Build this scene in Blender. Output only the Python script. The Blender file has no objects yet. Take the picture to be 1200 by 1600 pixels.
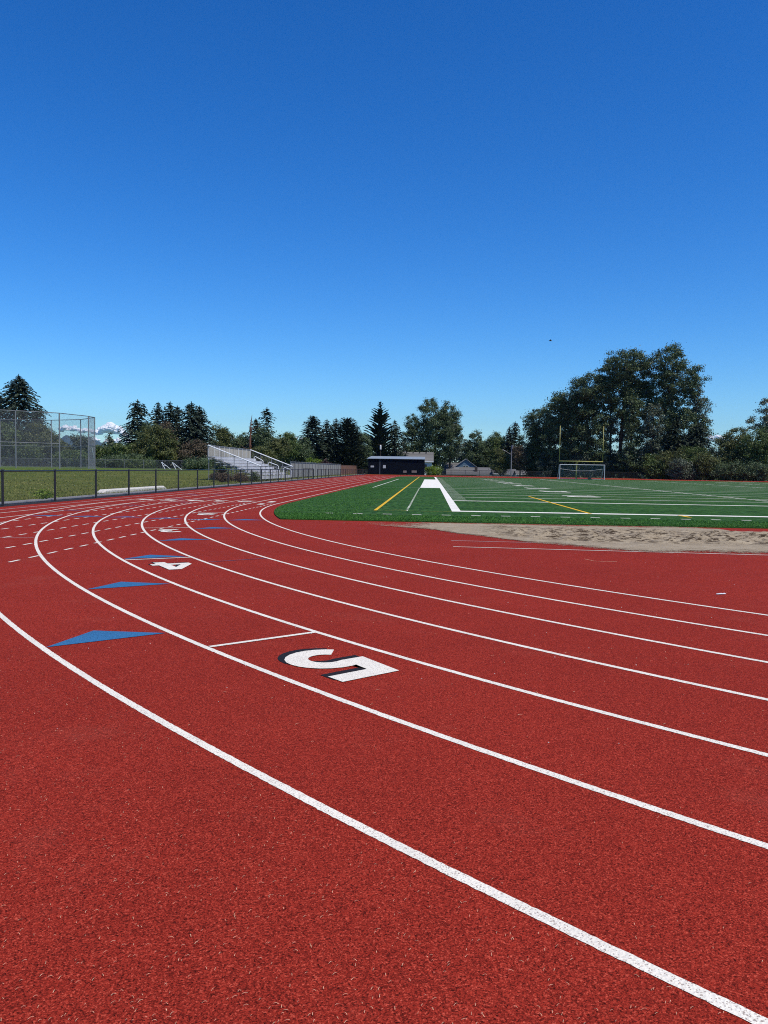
import bpy, bmesh, math, random
import numpy as np
from mathutils import Vector, Matrix, noise as mnoise
rnd = random.Random(7)
nr = np.random.default_rng(11)
S = bpy.context.scene
COL = S.collection
PI = math.pi

# ------------------------------------------------------------------ camera frame
CAM_H, PITCH, ROLL, FPX, YAW = 1.4236, 0.05506, 0.015265, 1244.33, -0.056858
fwd = Vector((math.sin(YAW)*math.cos(PITCH), math.cos(YAW)*math.cos(PITCH), -math.sin(PITCH)))
r0 = Vector((math.cos(YAW), -math.sin(YAW), 0)); u0 = r0.cross(fwd)
RT = math.cos(ROLL)*r0 + math.sin(ROLL)*u0
UP = -math.sin(ROLL)*r0 + math.cos(ROLL)*u0
def at(px, py, Y):
    d = fwd + RT*((px-600)/FPX) - UP*((py-800)/FPX)
    return Vector((0, 0, CAM_H)) + d*(Y/d.y)

# track geometry (metres)
CX, CY, R0, LW = 25.465, 30.358, 31.268, 1.037
SX = 0.7465; EY = 26.24; YD = 0.9144
GY = EY + 10*YD; FAR_G = GY + 100*YD; FAR_E = FAR_G + 10*YD; SR = SX + 0.3 + 48.6
FCY = 2*(EY + 60*YD) - CY

# ------------------------------------------------------------------ object helpers
def props(o, label=None, cat=None, group=None, kind=None):
    if label: o['label'] = label
    if cat: o['category'] = cat
    if group: o['group'] = group
    if kind: o['kind'] = kind
    return o
def link(name, me, m=None, parent=None):
    o = bpy.data.objects.new(name, me); COL.objects.link(o)
    if m is not None:
        for mm in (m if isinstance(m, (list, tuple)) else [m]): me.materials.append(mm)
    if parent is not None: o.parent = parent
    return o
def empty(name, loc=(0, 0, 0), rz=0.0):
    o = bpy.data.objects.new(name, None); COL.objects.link(o)
    o.location = loc; o.rotation_euler = (0, 0, rz); o.empty_display_size = 0.3
    return o
class MB:
    def __init__(s): s.v = []; s.f = []; s.uv = []
    def add(s, vs, fs):
        b = len(s.v); s.v += [tuple(v) for v in vs]; s.f += [tuple(i+b for i in f) for f in fs]; return s
    def quad(s, *p): return s.add(p, [tuple(range(len(p)))])
    def box(s, x0, x1, y0, y1, z0, z1):
        return s.add([(x0,y0,z0),(x1,y0,z0),(x1,y1,z0),(x0,y1,z0),(x0,y0,z1),(x1,y0,z1),(x1,y1,z1),(x0,y1,z1)],
                     [(0,3,2,1),(4,5,6,7),(0,1,5,4),(1,2,6,5),(2,3,7,6),(3,0,4,7)])
    def obox(s, p0, p1, w, h, up=(0, 0, 1)):
        p0 = Vector(p0); p1 = Vector(p1); d = (p1-p0).normalized(); up = Vector(up)
        a = d.cross(up)
        a = a.normalized()*w/2 if a.length > 1e-4 else Vector((w/2, 0, 0))
        b = a.cross(d).normalized()*h/2
        c = [q + e for q in (p0, p1) for e in (-a-b, a-b, a+b, -a+b)]
        return s.add(c, [(3,2,1,0),(4,5,6,7),(0,1,5,4),(1,2,6,5),(2,3,7,6),(3,0,4,7)])
    def tube(s, pts, r, n=8, cap=True):
        pts = [Vector(p) for p in pts]; rs = r if isinstance(r, (list, tuple)) else [r]*len(pts)
        b = len(s.v); prev = None
        for i, p in enumerate(pts):
            d = (pts[min(i+1, len(pts)-1)] - pts[max(i-1, 0)]).normalized()
            if prev is None:
                a = d.orthogonal().normalized()
            else:
                a = (prev - d*prev.dot(d)); a = a.normalized() if a.length > 1e-5 else d.orthogonal().normalized()
            prev = a; c = d.cross(a)
            for k in range(n):
                t = 2*PI*k/n; s.v.append(tuple(p + (a*math.cos(t) + c*math.sin(t))*rs[i]))
        for i in range(len(pts)-1):
            for k in range(n):
                k2 = (k+1) % n
                s.f.append((b+i*n+k, b+i*n+k2, b+(i+1)*n+k2, b+(i+1)*n+k))
        if cap:
            s.f.append(tuple(b+k for k in reversed(range(n)))); e = b+(len(pts)-1)*n
            s.f.append(tuple(e+k for k in range(n)))
        return s
    def build(s, name, m, parent=None, smooth=False):
        me = bpy.data.meshes.new(name); me.from_pydata(s.v, [], s.f)
        if smooth: me.polygons.foreach_set('use_smooth', [True]*len(s.f))
        me.update()
        return link(name, me, m, parent)
def np_quads(name, V, m, parent=None, n=4):
    """V: (N, n, 3) separate little faces."""
    N = V.shape[0]
    me = bpy.data.meshes.new(name)
    me.vertices.add(N*n); me.vertices.foreach_set('co', V.reshape(-1).astype(np.float32))
    me.loops.add(N*n); me.loops.foreach_set('vertex_index', np.arange(N*n, dtype=np.int32))
    me.polygons.add(N); me.polygons.foreach_set('loop_start', np.arange(0, N*n, n, dtype=np.int32))
    me.polygons.foreach_set('loop_total', np.full(N, n, np.int32))
    me.update(calc_edges=True); me.validate()
    return link(name, me, m, parent)
def poly2d(name, loops, z, m, parent=None):
    """flat filled outline (even-odd) from 2-D loops already in world metres"""
    cu = bpy.data.curves.new(name, 'CURVE'); cu.dimensions = '2D'; cu.fill_mode = 'BOTH'
    for lp in loops:
        sp = cu.splines.new('POLY'); sp.points.add(len(lp)-1); sp.use_cyclic_u = True
        for q, (x, y) in zip(sp.points, lp): q.co = (x, y, 0, 1)
    t = bpy.data.objects.new(name+'_tmp', cu); COL.objects.link(t)
    dg = bpy.context.evaluated_depsgraph_get()
    me = bpy.data.meshes.new_from_object(t.evaluated_get(dg))
    bpy.data.objects.remove(t); bpy.data.curves.remove(cu)
    me.transform(Matrix.Translation((0, 0, z)))
    bm = bmesh.new(); bm.from_mesh(me); bmesh.ops.recalc_face_normals(bm, faces=bm.faces[:])
    for f in bm.faces:
        if f.normal.z < 0: f.normal_flip()
    bm.to_mesh(me); bm.free(); me.materials.clear()
    me.name = name
    return link(name, me, m, parent)

# ------------------------------------------------------------------ material helpers
class NT:
    def __init__(s, name):
        s.m = bpy.data.materials.new(name); s.m.use_nodes = True
        s.t = s.m.node_tree; s.n = s.t.nodes; s.n.clear()
        s.out = s.n.new('ShaderNodeOutputMaterial')
    def N(s, ty, ins=None, **kw):
        n = s.n.new('ShaderNode'+ty)
        for k, v in kw.items(): setattr(n, k, v)
        for k, v in (ins or {}).items(): s.set(n, k, v)
        return n
    def set(s, n, k, v):
        i = n.inputs[k]
        if hasattr(v, 'is_output') or isinstance(v, bpy.types.NodeSocket): s.t.links.new(v, i)
        elif isinstance(v, bpy.types.Node): s.t.links.new(v.outputs[0], i)
        else: i.default_value = v
    def math(s, op, a, b=None, c=None):
        n = s.N('Math', operation=op); s.set(n, 0, a)
        if b is not None: s.set(n, 1, b)
        if c is not None: s.set(n, 2, c)
        return n.outputs[0]
    def mix(s, fac, a, b, mode='MIX'):
        n = s.N('Mix', data_type='RGBA', blend_type=mode)
        s.set(n, 'Factor', fac)
        for k, v in ((6, a), (7, b)):
            if isinstance(v, (tuple, list)) and len(v) == 3: v = (*v, 1)
            s.set(n, k, v)
        return n.outputs[2]
    def ramp(s, fac, stops, interp='LINEAR'):
        n = s.N('ValToRGB'); n.color_ramp.interpolation = interp
        e = n.color_ramp.elements
        while len(e) < len(stops): e.new(0.5)
        for q, (p, c) in zip(e, stops):
            q.position = p; q.color = (*c, 1) if len(c) == 3 else c
        s.set(n, 0, fac); return n.outputs[0]
    def noise(s, scale, vec=None, detail=3, rough=.5, out=0):
        n = s.N('TexNoise'); n.inputs['Scale'].default_value = scale
        n.inputs['Detail'].default_value = detail; n.inputs['Roughness'].default_value = rough
        if vec is not None: s.t.links.new(vec, n.inputs['Vector'])
        return n.outputs[out]
    def voro(s, scale, vec=None, out='Color', rnd=1.0):
        n = s.N('TexVoronoi'); n.inputs['Scale'].default_value = scale; n.inputs['Randomness'].default_value = rnd
        if vec is not None: s.t.links.new(vec, n.inputs['Vector'])
        return n.outputs[out]
    def pos(s): return s.N('NewGeometry').outputs['Position']
    def objc(s): return s.N('TexCoord').outputs['Object']
    def scale_vec(s, vec, sc):
        n = s.N('Mapping'); s.t.links.new(vec, n.inputs['Vector']); n.inputs['Scale'].default_value = sc; return n.outputs[0]
    def bump(s, h, strength, dist=0.01):
        n = s.N('Bump'); n.inputs['Strength'].default_value = strength; n.inputs['Distance'].default_value = dist
        s.set(n, 'Height', h); return n.outputs[0]
    def princ(s, col, rough=.6, spec=.3, metal=0.0, normal=None, **kw):
        b = s.N('BsdfPrincipled')
        if isinstance(col, (tuple, list)): col = (*col[:3], 1)
        s.set(b, 'Base Color', col); s.set(b, 'Roughness', rough); s.set(b, 'Specular IOR Level', spec); s.set(b, 'Metallic', metal)
        if normal is not None: s.set(b, 'Normal', normal)
        for k, v in kw.items(): s.set(b, k, v)
        return b.outputs[0]
    def done(s, sh):
        s.t.links.new(sh, s.out.inputs['Surface']); return s.m

def plain(name, col, rough=.5, spec=.35, metal=0.0, var=.12, vscale=3.0, bump=0.0):
    t = NT(name); p = t.objc()
    f = t.noise(vscale, p, 5, .6)
    lo = tuple(c*(1-var) for c in col); hi = tuple(min(1, c*(1+var)) for c in col)
    c = t.ramp(f, [(.3, lo), (.7, hi)])
    nrm = t.bump(t.noise(vscale*12, p, 3), bump, .02) if bump else None
    return t.done(t.princ(c, rough, spec, metal, nrm))

# ---- track rubber
def rubber_nodes(t, p):
    g1 = t.voro(280, p); g2 = t.voro(150, p)
    sep1 = t.N('SeparateColor', {0: g1}).outputs[0]; sep2 = t.N('SeparateColor', {0: g2}).outputs[1]
    big = t.noise(.33, p, 4, .55); mid = t.noise(2.3, p, 4, .6)
    g = t.math('ADD', t.math('MULTIPLY', sep1, .62), t.math('MULTIPLY', sep2, .38))
    c = t.ramp(g, [(.04, (.034, .005, .004)), (.26, (.132, .0138, .0086)), (.5, (.246, .0222, .0136)), (.76, (.360, .035, .020)), (.97, (.54, .095, .058))])
    tone = t.math('ADD', t.math('MULTIPLY', big, .40), t.math('MULTIPLY', mid, .16))
    tone = t.math('ADD', tone, .73)
    c = t.mix(1.0, c, t.N('CombineColor', {0: tone, 1: tone, 2: tone}).outputs[0], 'MULTIPLY')
    # pale dust drifts
    dust = t.math('MULTIPLY', t.math('SMOOTH_MIN', t.math('MAXIMUM', t.math('SUBTRACT', t.noise(.9, p, 6, .7), .56), 0), .2, .1), .9)
    c = t.mix(dust, c, (.32, .10, .07))
    h = t.math('ADD', t.voro(125, p, 'Distance'), t.math('MULTIPLY', t.noise(330, p, 2), .35))
    return c, h
def mat_rubber():
    t = NT('red_rubber_granules'); p = t.objc(); c, h = rubber_nodes(t, p)
    return t.done(t.princ(c, .8, .03, normal=t.bump(h, .45, .0045)))
def mat_paint(name, col, wear=.5, dark=(.07, .03, .03)):
    t = NT(name); p = t.objc()
    g = t.N('SeparateColor', {0: t.voro(240, p)}).outputs[0]
    n2 = t.noise(6, p, 4, .6)
    thr = t.math('ADD', t.math('MULTIPLY', t.math('SUBTRACT', n2, .5), .35), wear*.30)
    f = t.math('LESS_THAN', g, thr)
    soft = t.ramp(t.noise(3.0, p, 4), [(.25, tuple(x*.86 for x in col)), (.7, col)])
    g2 = t.N('SeparateColor', {0: t.voro(90, p)}).outputs[1]
    c = t.mix(t.math('MULTIPLY', g2, .16), soft, tuple(x*.45 for x in col))
    c = t.mix(t.math('MULTIPLY', f, .68), c, dark)
    h = t.math('ADD', t.voro(95, p, 'Distance'), t.math('MULTIPLY', t.noise(330, p, 2), .35))
    return t.done(t.princ(c, .7, .1, normal=t.bump(h, .4, .006)))
# ---- artificial turf
def mat_turf():
    t = NT('artificial_turf'); p = t.objc()
    band = t.N('TexWave', {'Vector': p, 'Scale': .11, 'Distortion': 1.2, 'Detail': 2.0}, wave_type='BANDS', bands_direction='Y').outputs[1]
    fine = t.noise(1.0, t.scale_vec(p, (16, 9, 1)), 4, .65); med = t.noise(.55, t.scale_vec(p, (.7, 1.6, 1)), 4, .6)
    tiny = t.N('SeparateColor', {0: t.voro(38, p)}).outputs[0]
    c = t.ramp(fine, [(.28, (.014, .060, .008)), (.5, (.028, .104, .012)), (.74, (.060, .165, .026))])
    c = t.mix(t.math('MULTIPLY', tiny, .5), c, (.010, .048, .008))
    c = t.mix(t.math('MULTIPLY', band, .38), c, (.044, .118, .030))
    c = t.mix(t.ramp(med, [(.42, (0, 0, 0)), (.68, (.55, .55, .55))]), c, (.012, .052, .010))
    y = t.N('SeparateXYZ', {0: p}).outputs[1]
    worn = t.math('MULTIPLY', t.noise(.16, t.scale_vec(p, (1, .6, 1)), 5, .7), .55)
    c = t.mix(worn, c, (.055, .100, .034))
    blot = t.noise(1.0, t.scale_vec(p, (5.5, .85, 1)), 5, .72)
    c = t.mix(t.ramp(blot, [(.34, (.75, .75, .75)), (.52, (0, 0, 0))]), c, (.006, .030, .005))
    c = t.mix(t.ramp(blot, [(.50, (0, 0, 0)), (.68, (.62, .62, .62))]), c, (.060, .150, .030))
    seam = t.noise(1.0, t.scale_vec(p, (.05, 1.1, 1)), 3, .6)
    c = t.mix(t.ramp(seam, [(.50, (0, 0, 0)), (.66, (.5, .5, .5))]), c, (.075, .125, .050))
    return t.done(t.princ(c, .8, .04, normal=t.bump(t.noise(45, p, 3, .7), .6, .03)))
def mat_turfpaint(name, col, wear):
    t = NT(name); p = t.objc()
    f = t.math('GREATER_THAN', t.noise(14, p, 5, .7), 1-wear)
    c = t.mix(f, t.ramp(t.noise(1.5, p, 3), [(.3, tuple(x*.82 for x in col)), (.7, col)]), (.03, .10, .04))
    return t.done(t.princ(c, .8, .05, normal=t.bump(t.noise(45, p, 3, .7), .5, .02)))
# ---- sand, scattered over rubber
def mat_sand():
    t = NT('pit_sand'); p = t.objc()
    cov = t.N('Attribute', attribute_name='cover').outputs['Fac']
    dug = t.N('Attribute', attribute_name='dug').outputs['Fac']
    big = t.noise(1.0, t.scale_vec(p, (1.1, 2.2, 1)), 6, .65)
    grain = t.N('SeparateColor', {0: t.voro(120, p)}).outputs[0]
    c = t.ramp(t.noise(3.0, p, 5, .65), [(.3, (.33, .26, .165)), (.7, (.48, .40, .275))])
    c = t.mix(t.math('MULTIPLY', grain, .35), c, (.20, .155, .115))
    wet = t.math('MULTIPLY', dug, t.ramp(t.noise(1.0, t.scale_vec(p, (2.6, 6.5, 1)), 7, .8), [(.50, (0, 0, 0)), (.545, (1, 1, 1))]))
    c = t.mix(wet, c, (.060, .040, .022))
    mk = t.math('ADD', t.math('MULTIPLY', t.noise(5, p, 6, .75), .75), t.math('MULTIPLY', grain, .25))
    on = t.math('GREATER_THAN', t.math('ADD', cov, t.math('MULTIPLY', t.math('SUBTRACT', mk, .5), 1.6)), .5)
    sh = t.princ(c, .85, .15, normal=t.bump(t.noise(22, p, 5, .75), .8, .04))
    mx = t.N('MixShader'); t.set(mx, 0, on); t.set(mx, 1, t.N('BsdfTransparent').outputs[0]); t.set(mx, 2, sh)
    return t.done(mx.outputs[0])
def mat_ground():
    t = NT('mown_grass_ground'); p = t.objc()
    f = t.noise(1.6, p, 6, .7); b = t.noise(.12, p, 5, .65); fi = t.noise(14, p, 3, .7)
    c = t.ramp(f, [(.28, (.075, .096, .018)), (.5, (.155, .172, .036)), (.75, (.25, .245, .075))])
    c = t.mix(t.ramp(b, [(.40, (0, 0, 0)), (.65, (.7, .7, .7))]), c, (.075, .120, .022))
    c = t.mix(t.math('MULTIPLY', fi, .5), c, (.035, .05, .014))
    # a mown outfield, fresher green beyond 70 m
    x = t.N('SeparateXYZ', {0: p}).outputs[0]
    fr = t.N('MapRange', {0: x, 1: -26.0, 2: -44.0, 3: 0.0, 4: .75}).outputs[0]
    c = t.mix(fr, c, (.070, .125, .020))
    dry = t.noise(1.0, t.scale_vec(p, (.9, .16, 1)), 5, .7)
    c = t.mix(t.ramp(dry, [(.50, (0, 0, 0)), (.66, (.4, .4, .4))]), c, (.21, .20, .08))
    return t.done(t.princ(c, .9, .05, normal=t.bump(t.noise(9, p, 5, .7), .8, .12)))
def mat_leaf(name, lo, hi, trans=.22, spec=.35, hue=.25):
    t = NT(name); p = t.pos()
    ri = t.N('NewGeometry').outputs['Random Per Island']
    n = t.noise(hue, p, 4, .6)
    f = t.math('ADD', t.math('MULTIPLY', ri, .55), t.math('MULTIPLY', n, .6))
    c = t.ramp(f, [(.2, lo), (.9, hi)])
    a = t.princ(c, .5, spec)
    tr = t.N('BsdfTranslucent'); t.set(tr, 0, c)
    mx = t.N('MixShader'); t.set(mx, 0, trans); t.set(mx, 1, a); t.set(mx, 2, tr.outputs[0])
    return t.done(mx.outputs[0])
def mat_chain(name, col, pitch=.07, width=.10, metal=.0):
    t = NT(name); uv = t.N('UVMap').outputs[0]
    s = t.N('SeparateXYZ', {0: uv}); u, v = s.outputs[0], s.outputs[1]
    def wires(e): return t.math('LESS_THAN', t.math('FRACT', t.math('DIVIDE', e, pitch)), width)
    w = t.math('MAXIMUM', wires(t.math('ADD', t.math('ADD', u, v), 500)), wires(t.math('ADD', t.math('SUBTRACT', u, v), 500)))
    sh = t.princ(col, .5, .4, metal)
    mx = t.N('MixShader'); t.set(mx, 0, w); t.set(mx, 1, t.N('BsdfTransparent').outputs[0]); t.set(mx, 2, sh)
    return t.done(mx.outputs[0])
def mat_boards(name, c0, c1, pitch, vertical=True, gap=(.02, .02, .02), gw=.06, spec=.15):
    t = NT(name); p = t.objc(); s = t.N('SeparateXYZ', {0: p})
    a = t.math('ADD', s.outputs[0], s.outputs[1]) if vertical else s.outputs[2]
    d = t.math('DIVIDE', t.math('ADD', a, 1000), pitch)
    idx = t.math('FLOOR', d)
    wn = t.N('TexWhiteNoise', {'W': idx}, noise_dimensions='1D').outputs[0]
    n = t.noise(2.0, t.scale_vec(p, (6, 6, .8)), 4)
    c = t.ramp(t.math('ADD', t.math('MULTIPLY', wn, .6), t.math('MULTIPLY', n, .4)), [(.2, c0), (.8, c1)])
    g = t.math('LESS_THAN', t.math('FRACT', d), gw)
    return t.done(t.princ(t.mix(g, c, gap), .75, spec))

M = {}
M['rubber'] = mat_rubber()
M['white'] = mat_paint('white_track_paint', (.88, .83, .71), .42, (.20, .13, .11))
M['faint'] = mat_paint('faded_track_paint', (.60, .42, .40), 1.1, (.24, .05, .05))
M['purple'] = mat_paint('old_blue_grey_paint', (.16, .09, .15), 1.6, (.22, .035, .035))
M['blue'] = mat_paint('blue_track_paint', (.045, .185, .38), 1.0, (.015, .04, .10))
M['black'] = mat_paint('black_track_paint', (.018, .017, .018), .3, (.06, .02, .02))
M['turf'] = mat_turf()
M['twhite'] = mat_turfpaint('white_turf_line', (.86, .83, .74), .05)
M['tgrey'] = mat_turfpaint('thin_white_turf_line', (.72, .75, .62), .2)
M['tyellow'] = mat_turfpaint('yellow_turf_line', (.75, .46, .04), .25)
M['tdim'] = mat_turfpaint('dim_yellow_turf_line', (.33, .33, .06), .5)
M['sand'] = mat_sand()
M['ground'] = mat_ground()
M['kerb'] = plain('concrete_kerb', (.27, .26, .25), .8, .2, var=.2, vscale=2, bump=.3)
M['concrete'] = plain('pale_concrete', (.62, .60, .55), .8, .2, var=.14, vscale=1.6, bump=.3)
M['darkstrip'] = plain('dark_strip', (.03, .03, .034), .9, .2, var=.3, vscale=6, bump=.4)
M['blacksteel'] = plain('black_coated_steel', (.014, .014, .016), .4, .5, var=.2)
M['greysteel'] = plain('galvanised_steel', (.20, .205, .215), .5, .3, .2, var=.18, vscale=1.5)
M['alu'] = plain('weathered_aluminium', (.58, .585, .60), .5, .3, .0, var=.12, vscale=1.2)
M['yellow'] = plain('yellow_post_paint', (.36, .32, .09), .4, .4, var=.14)
M['whitesteel'] = plain('white_steel', (.72, .74, .76), .4, .4, var=.08)
M['dullwhite'] = plain('dull_white_steel', (.48, .49, .50), .5, .3, var=.1)
M['net'] = mat_chain('goal_net', (.62, .64, .66), .12, .045)
M['chain'] = mat_chain('black_chain_link', (.035, .035, .036), .07, .085)
M['chaingrey'] = mat_chain('galvanised_chain_link', (.20, .205, .215), .07, .075, .2)
M['chaindense'] = mat_chain('dense_galvanised_mesh', (.30, .31, .33), .05, .30, .2)
M['bark'] = plain('bark', (.055, .043, .034), .9, .1, var=.35, vscale=3, bump=.6)
M['barkred'] = plain('reddish_dead_wood', (.16, .075, .05), .9, .1, var=.3, vscale=3, bump=.5)
LEAF = dict(
    spruce=mat_leaf('spruce_needles', (.009, .018, .013), (.052, .074, .046), .06, .35),
    fir=mat_leaf('fir_needles', (.012, .020, .012), (.046, .062, .034), .08, .32),
    dark=mat_leaf('dark_broad_leaves', (.015, .032, .013), (.118, .165, .066), .18, .34),
    mid=mat_leaf('mid_green_leaves', (.030, .058, .013), (.130, .178, .045), .25, .35),
    olive=mat_leaf('olive_leaves', (.042, .056, .015), (.155, .170, .052), .25, .32),
    bright=mat_leaf('bright_yellow_green_leaves', (.075, .13, .012), (.22, .31, .035), .30, .3),
    silver=mat_leaf('grey_green_leaves', (.040, .056, .034), (.135, .165, .100), .2, .45),
    brown=mat_leaf('brown_twigs', (.050, .036, .024), (.135, .105, .065), .12, .2),
    plum=mat_leaf('plum_leaves', (.026, .012, .014), (.075, .035, .036), .15, .3))

# ------------------------------------------------------------------ world, sun, camera
SUN_EL, SUN_AZ = math.radians(58), math.radians(128)      # azimuth clockwise from +Y
w = bpy.data.worlds.new('World'); S.world = w; w.use_nodes = True
nt = w.node_tree; nt.nodes.clear()
sky = nt.nodes.new('ShaderNodeTexSky'); sky.sky_type = 'NISHITA'; sky.sun_disc = False
sky.sun_elevation = SUN_EL; sky.sun_rotation = SUN_AZ
sky.air_density = 1.0; sky.dust_density = 0.15; sky.ozone_density = 4.0; sky.altitude = 100
hs = nt.nodes.new('ShaderNodeHueSaturation'); hs.inputs['Saturation'].default_value = 1.35
bg = nt.nodes.new('ShaderNodeBackground'); bg.inputs['Strength'].default_value = 0.11
wo = nt.nodes.new('ShaderNodeOutputWorld')
def vmix(col):
    n = nt.nodes.new('ShaderNodeMix'); n.data_type = 'RGBA'; n.blend_type = 'MULTIPLY'; n.inputs['Factor'].default_value = 1; n.inputs[7].default_value = (*col, 1); return n
K = .11
t1 = vmix((.74*K, 1.10*K, 1.42*K)); gm = nt.nodes.new('ShaderNodeGamma'); gm.inputs['Gamma'].default_value = 1.18
t2 = vmix((1.42/K, 1.18/K, 1.04/K)); bg.inputs['Strength'].default_value = K
nt.links.new(sky.outputs[0], hs.inputs['Color']); nt.links.new(hs.outputs[0], t1.inputs[6]); nt.links.new(t1.outputs[2], gm.inputs[0])
nt.links.new(gm.outputs[0], t2.inputs[6]); nt.links.new(t2.outputs[2], bg.inputs[0]); nt.links.new(bg.outputs[0], wo.inputs[0])
sun = bpy.data.lights.new('sun', 'SUN'); sun.energy = 4.4; sun.angle = math.radians(.5); sun.color = (1, .915, .76)
so = bpy.data.objects.new('sun', sun); COL.objects.link(so)
sd = Vector((math.sin(SUN_AZ)*math.cos(SUN_EL), math.cos(SUN_AZ)*math.cos(SUN_EL), math.sin(SUN_EL)))
so.rotation_euler = sd.to_track_quat('Z', 'Y').to_euler(); so.location = sd*60
cam = bpy.data.cameras.new('camera'); co = bpy.data.objects.new('camera', cam); COL.objects.link(co)
cam.sensor_fit = 'HORIZONTAL'; cam.sensor_width = 36; cam.lens = FPX/1200*36; cam.clip_start = .05; cam.clip_end = 90000
mm = Matrix((RT, UP, -fwd)).transposed().to_4x4(); mm.translation = (0, 0, CAM_H); co.matrix_world = mm
S.camera = co
S.view_settings.view_transform = 'Standard'; S.view_settings.look = 'None'; S.view_settings.gamma = 1; S.view_settings.exposure = 0.0
S.cycles.use_denoising = False; S.cycles.denoiser = 'OPENIMAGEDENOISE'; S.cycles.denoising_input_passes = 'RGB_ALBEDO_NORMAL'; S.cycles.denoising_prefilter = 'ACCURATE'
S.cycles.pixel_filter_type = 'BLACKMAN_HARRIS'; S.cycles.filter_width = 1.05
S.cycles.transparent_max_bounces = 24
S.cycles.max_bounces = 6

# ------------------------------------------------------------------ terrain
def smooth(a, b, x):
    t = min(1, max(0, (x-a)/(b-a))); return t*t*(3-2*t)
def ground_z(x, y):
    left = .74*smooth(-16, -42, x)
    behind = -3.0*smooth(178, 212, y)*smooth(-26, -12, x)
    far = -2.0*smooth(300, 900, math.hypot(x, y))
    base = -.06 if (-14.6 < x < 68 and -30 < y < 174) else -.012
    return base + left + behind + far
def grid_axis(core, far):
    a = [-q for q in reversed(far)] + core + far; return a
xs = sorted(set([-26000, -14000, -6000, -3000, -1500, -800, -400, -250, -180, -130, -100, -80, -70, -62, -56] + [round(-54+1.5*i, 2) for i in range(26)] + [-14.61, -14.59, -10, 20, 50, 67.9, 68.1, 75, 90, 120, 170, 260, 400, 800, 1500, 3000, 6000, 14000, 26000]))
ys = sorted(set([-6000, -2000, -600, -200, -80, -40, -30.1, -29.9, -15, 0, 15, 30, 45, 60, 80, 100, 120, 140, 160, 173.9, 174.1, 178, 183, 188, 193, 198, 203, 208, 212, 220, 240, 280, 340, 450, 700, 1200, 2500, 5000, 9000, 14000, 26000]))
b = MB(); nx = len(xs)
b.v = [(x, y, ground_z(x, y)) for y in ys for x in xs]
b.f = [(j*nx+i, j*nx+i+1, (j+1)*nx+i+1, (j+1)*nx+i) for j in range(len(ys)-1) for i in range(nx-1)]
props(b.build('ground', M['ground'], smooth=True), 'mown grass field sloping up gently behind the track fence', 'ground', kind='structure')

# ------------------------------------------------------------------ running track
b = MB()
b.box(-13.62, 67.5, -28, 173.6, -.05, 0)
track = props(b.build('running_track', M['rubber']), 'red rubber running track with white lane lines curving round the turf', 'running track', kind='structure')
HW = .0254
def ribbon(name, pts, w, z, m, parent, rag=0.0):
    b = MB(); P = [Vector((p[0], p[1], 0)) for p in pts]
    for i, p in enumerate(P):
        d = (P[min(i+1, len(P)-1)] - P[max(i-1, 0)]).normalized(); n = Vector((-d.y, d.x, 0))*w/2
        k0, k1 = (1+rnd.gauss(0, rag), 1+rnd.gauss(0, rag)) if rag else (1, 1)
        b.v += [(p.x+n.x*k0, p.y+n.y*k0, z), (p.x-n.x*k1, p.y-n.y*k1, z)]
        if i: b.f.append((2*i-1, 2*i+1, 2*i, 2*i-2))
    return b.build(name, m, parent)
def pol(lane, th, dr=0):
    R = R0 + lane*LW + dr; return (CX - R*math.cos(th), CY - R*math.sin(th))
for i in range(7):
    R = R0 + i*LW
    pts = [(CX + R*math.cos(t), CY + R*math.sin(t)) for t in list(np.linspace(2*PI, 1.62*PI, 60)[:-1]) + list(np.linspace(1.62*PI, 1.02*PI, 3600)[:-1]) + list(np.linspace(1.02*PI, PI, 20))]
    pts += [(CX + R*math.cos(t), FCY + R*math.sin(t)) for t in np.linspace(PI, 0, 181)] + [(CX+R, CY)]
    ribbon('lane_line', pts, .05, .002, M['white'], track, .05)
# straight extensions of the lane lines into the chute: five dashed, two solid
for i in range(5):
    x = CX - R0 - .17 - i*1.037; b = MB(); y = 4.6 + i*.07
    while y < CY - .6:
        b.quad((x-.025, y, .0035), (x+.025, y, .0035), (x+.025, y+.29, .0035), (x-.025, y+.29, .0035)); y += .58
    b.build('dashed_line', M['white'], track)
for i in (5, 6):
    ribbon('chute_line', [(CX-R0-i*LW, y) for y in (2, 12, 22, CY-.05)], .05, .0035, M['white'], track)
ribbon('track_edge_line', [(-12.86, y) for y in np.linspace(0, 168, 40)], .07, .004, M['faint'], track)
# start lines, exchange triangles, numerals
STARTS = {5: .729, 4: .561, 3: .3855, 2: .2045}
for n, th in STARTS.items():
    ribbon('start_line', [pol(n-1, th, .03), pol(n, th, -.03)], .05, .0045, M['white'], track)
ribbon('finish_line', [(CX-R0-.03, CY), (CX-R0-6*LW+.03, CY)], .05, .0045, M['faint'], track)
ribbon('start_line', [pol(2, .577, .03), pol(3, .581, -.03)], .04, .0045, M['purple'], track)
ribbon('start_line', [pol(5.04, .4427), pol(5.95, .4394)], .035, .0045, M['faint'], track)
b = MB()
for k in range(6):
    l0 = 1.93 - k*.08; q = [pol(l0, .303, 0), pol(l0-.045, .303, 0), pol(l0-.045, .3015, 0), pol(l0, .3015, 0)]
    b.quad(*[(x, y, .0045) for x, y in q])
b.build('dotted_line', M['white'], track)
def triangle(n, th, m, hgt=.43):
    mid = R0 + (n-.5)*LW
    A = pol(n, th, -.025); B = pol(n-1, th, .05); C = pol(n-.5, th-hgt/mid)
    o = MB().quad((*A, .0040), (*B, .0040), (*C, .0040)).build('exchange_triangle', m, track)
for n, th in {6: .7105, 5: .6355, 4: .557, 3: .4775, 2: .396, 1: .3115}.items(): triangle(n, th, M['blue'])
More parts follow.
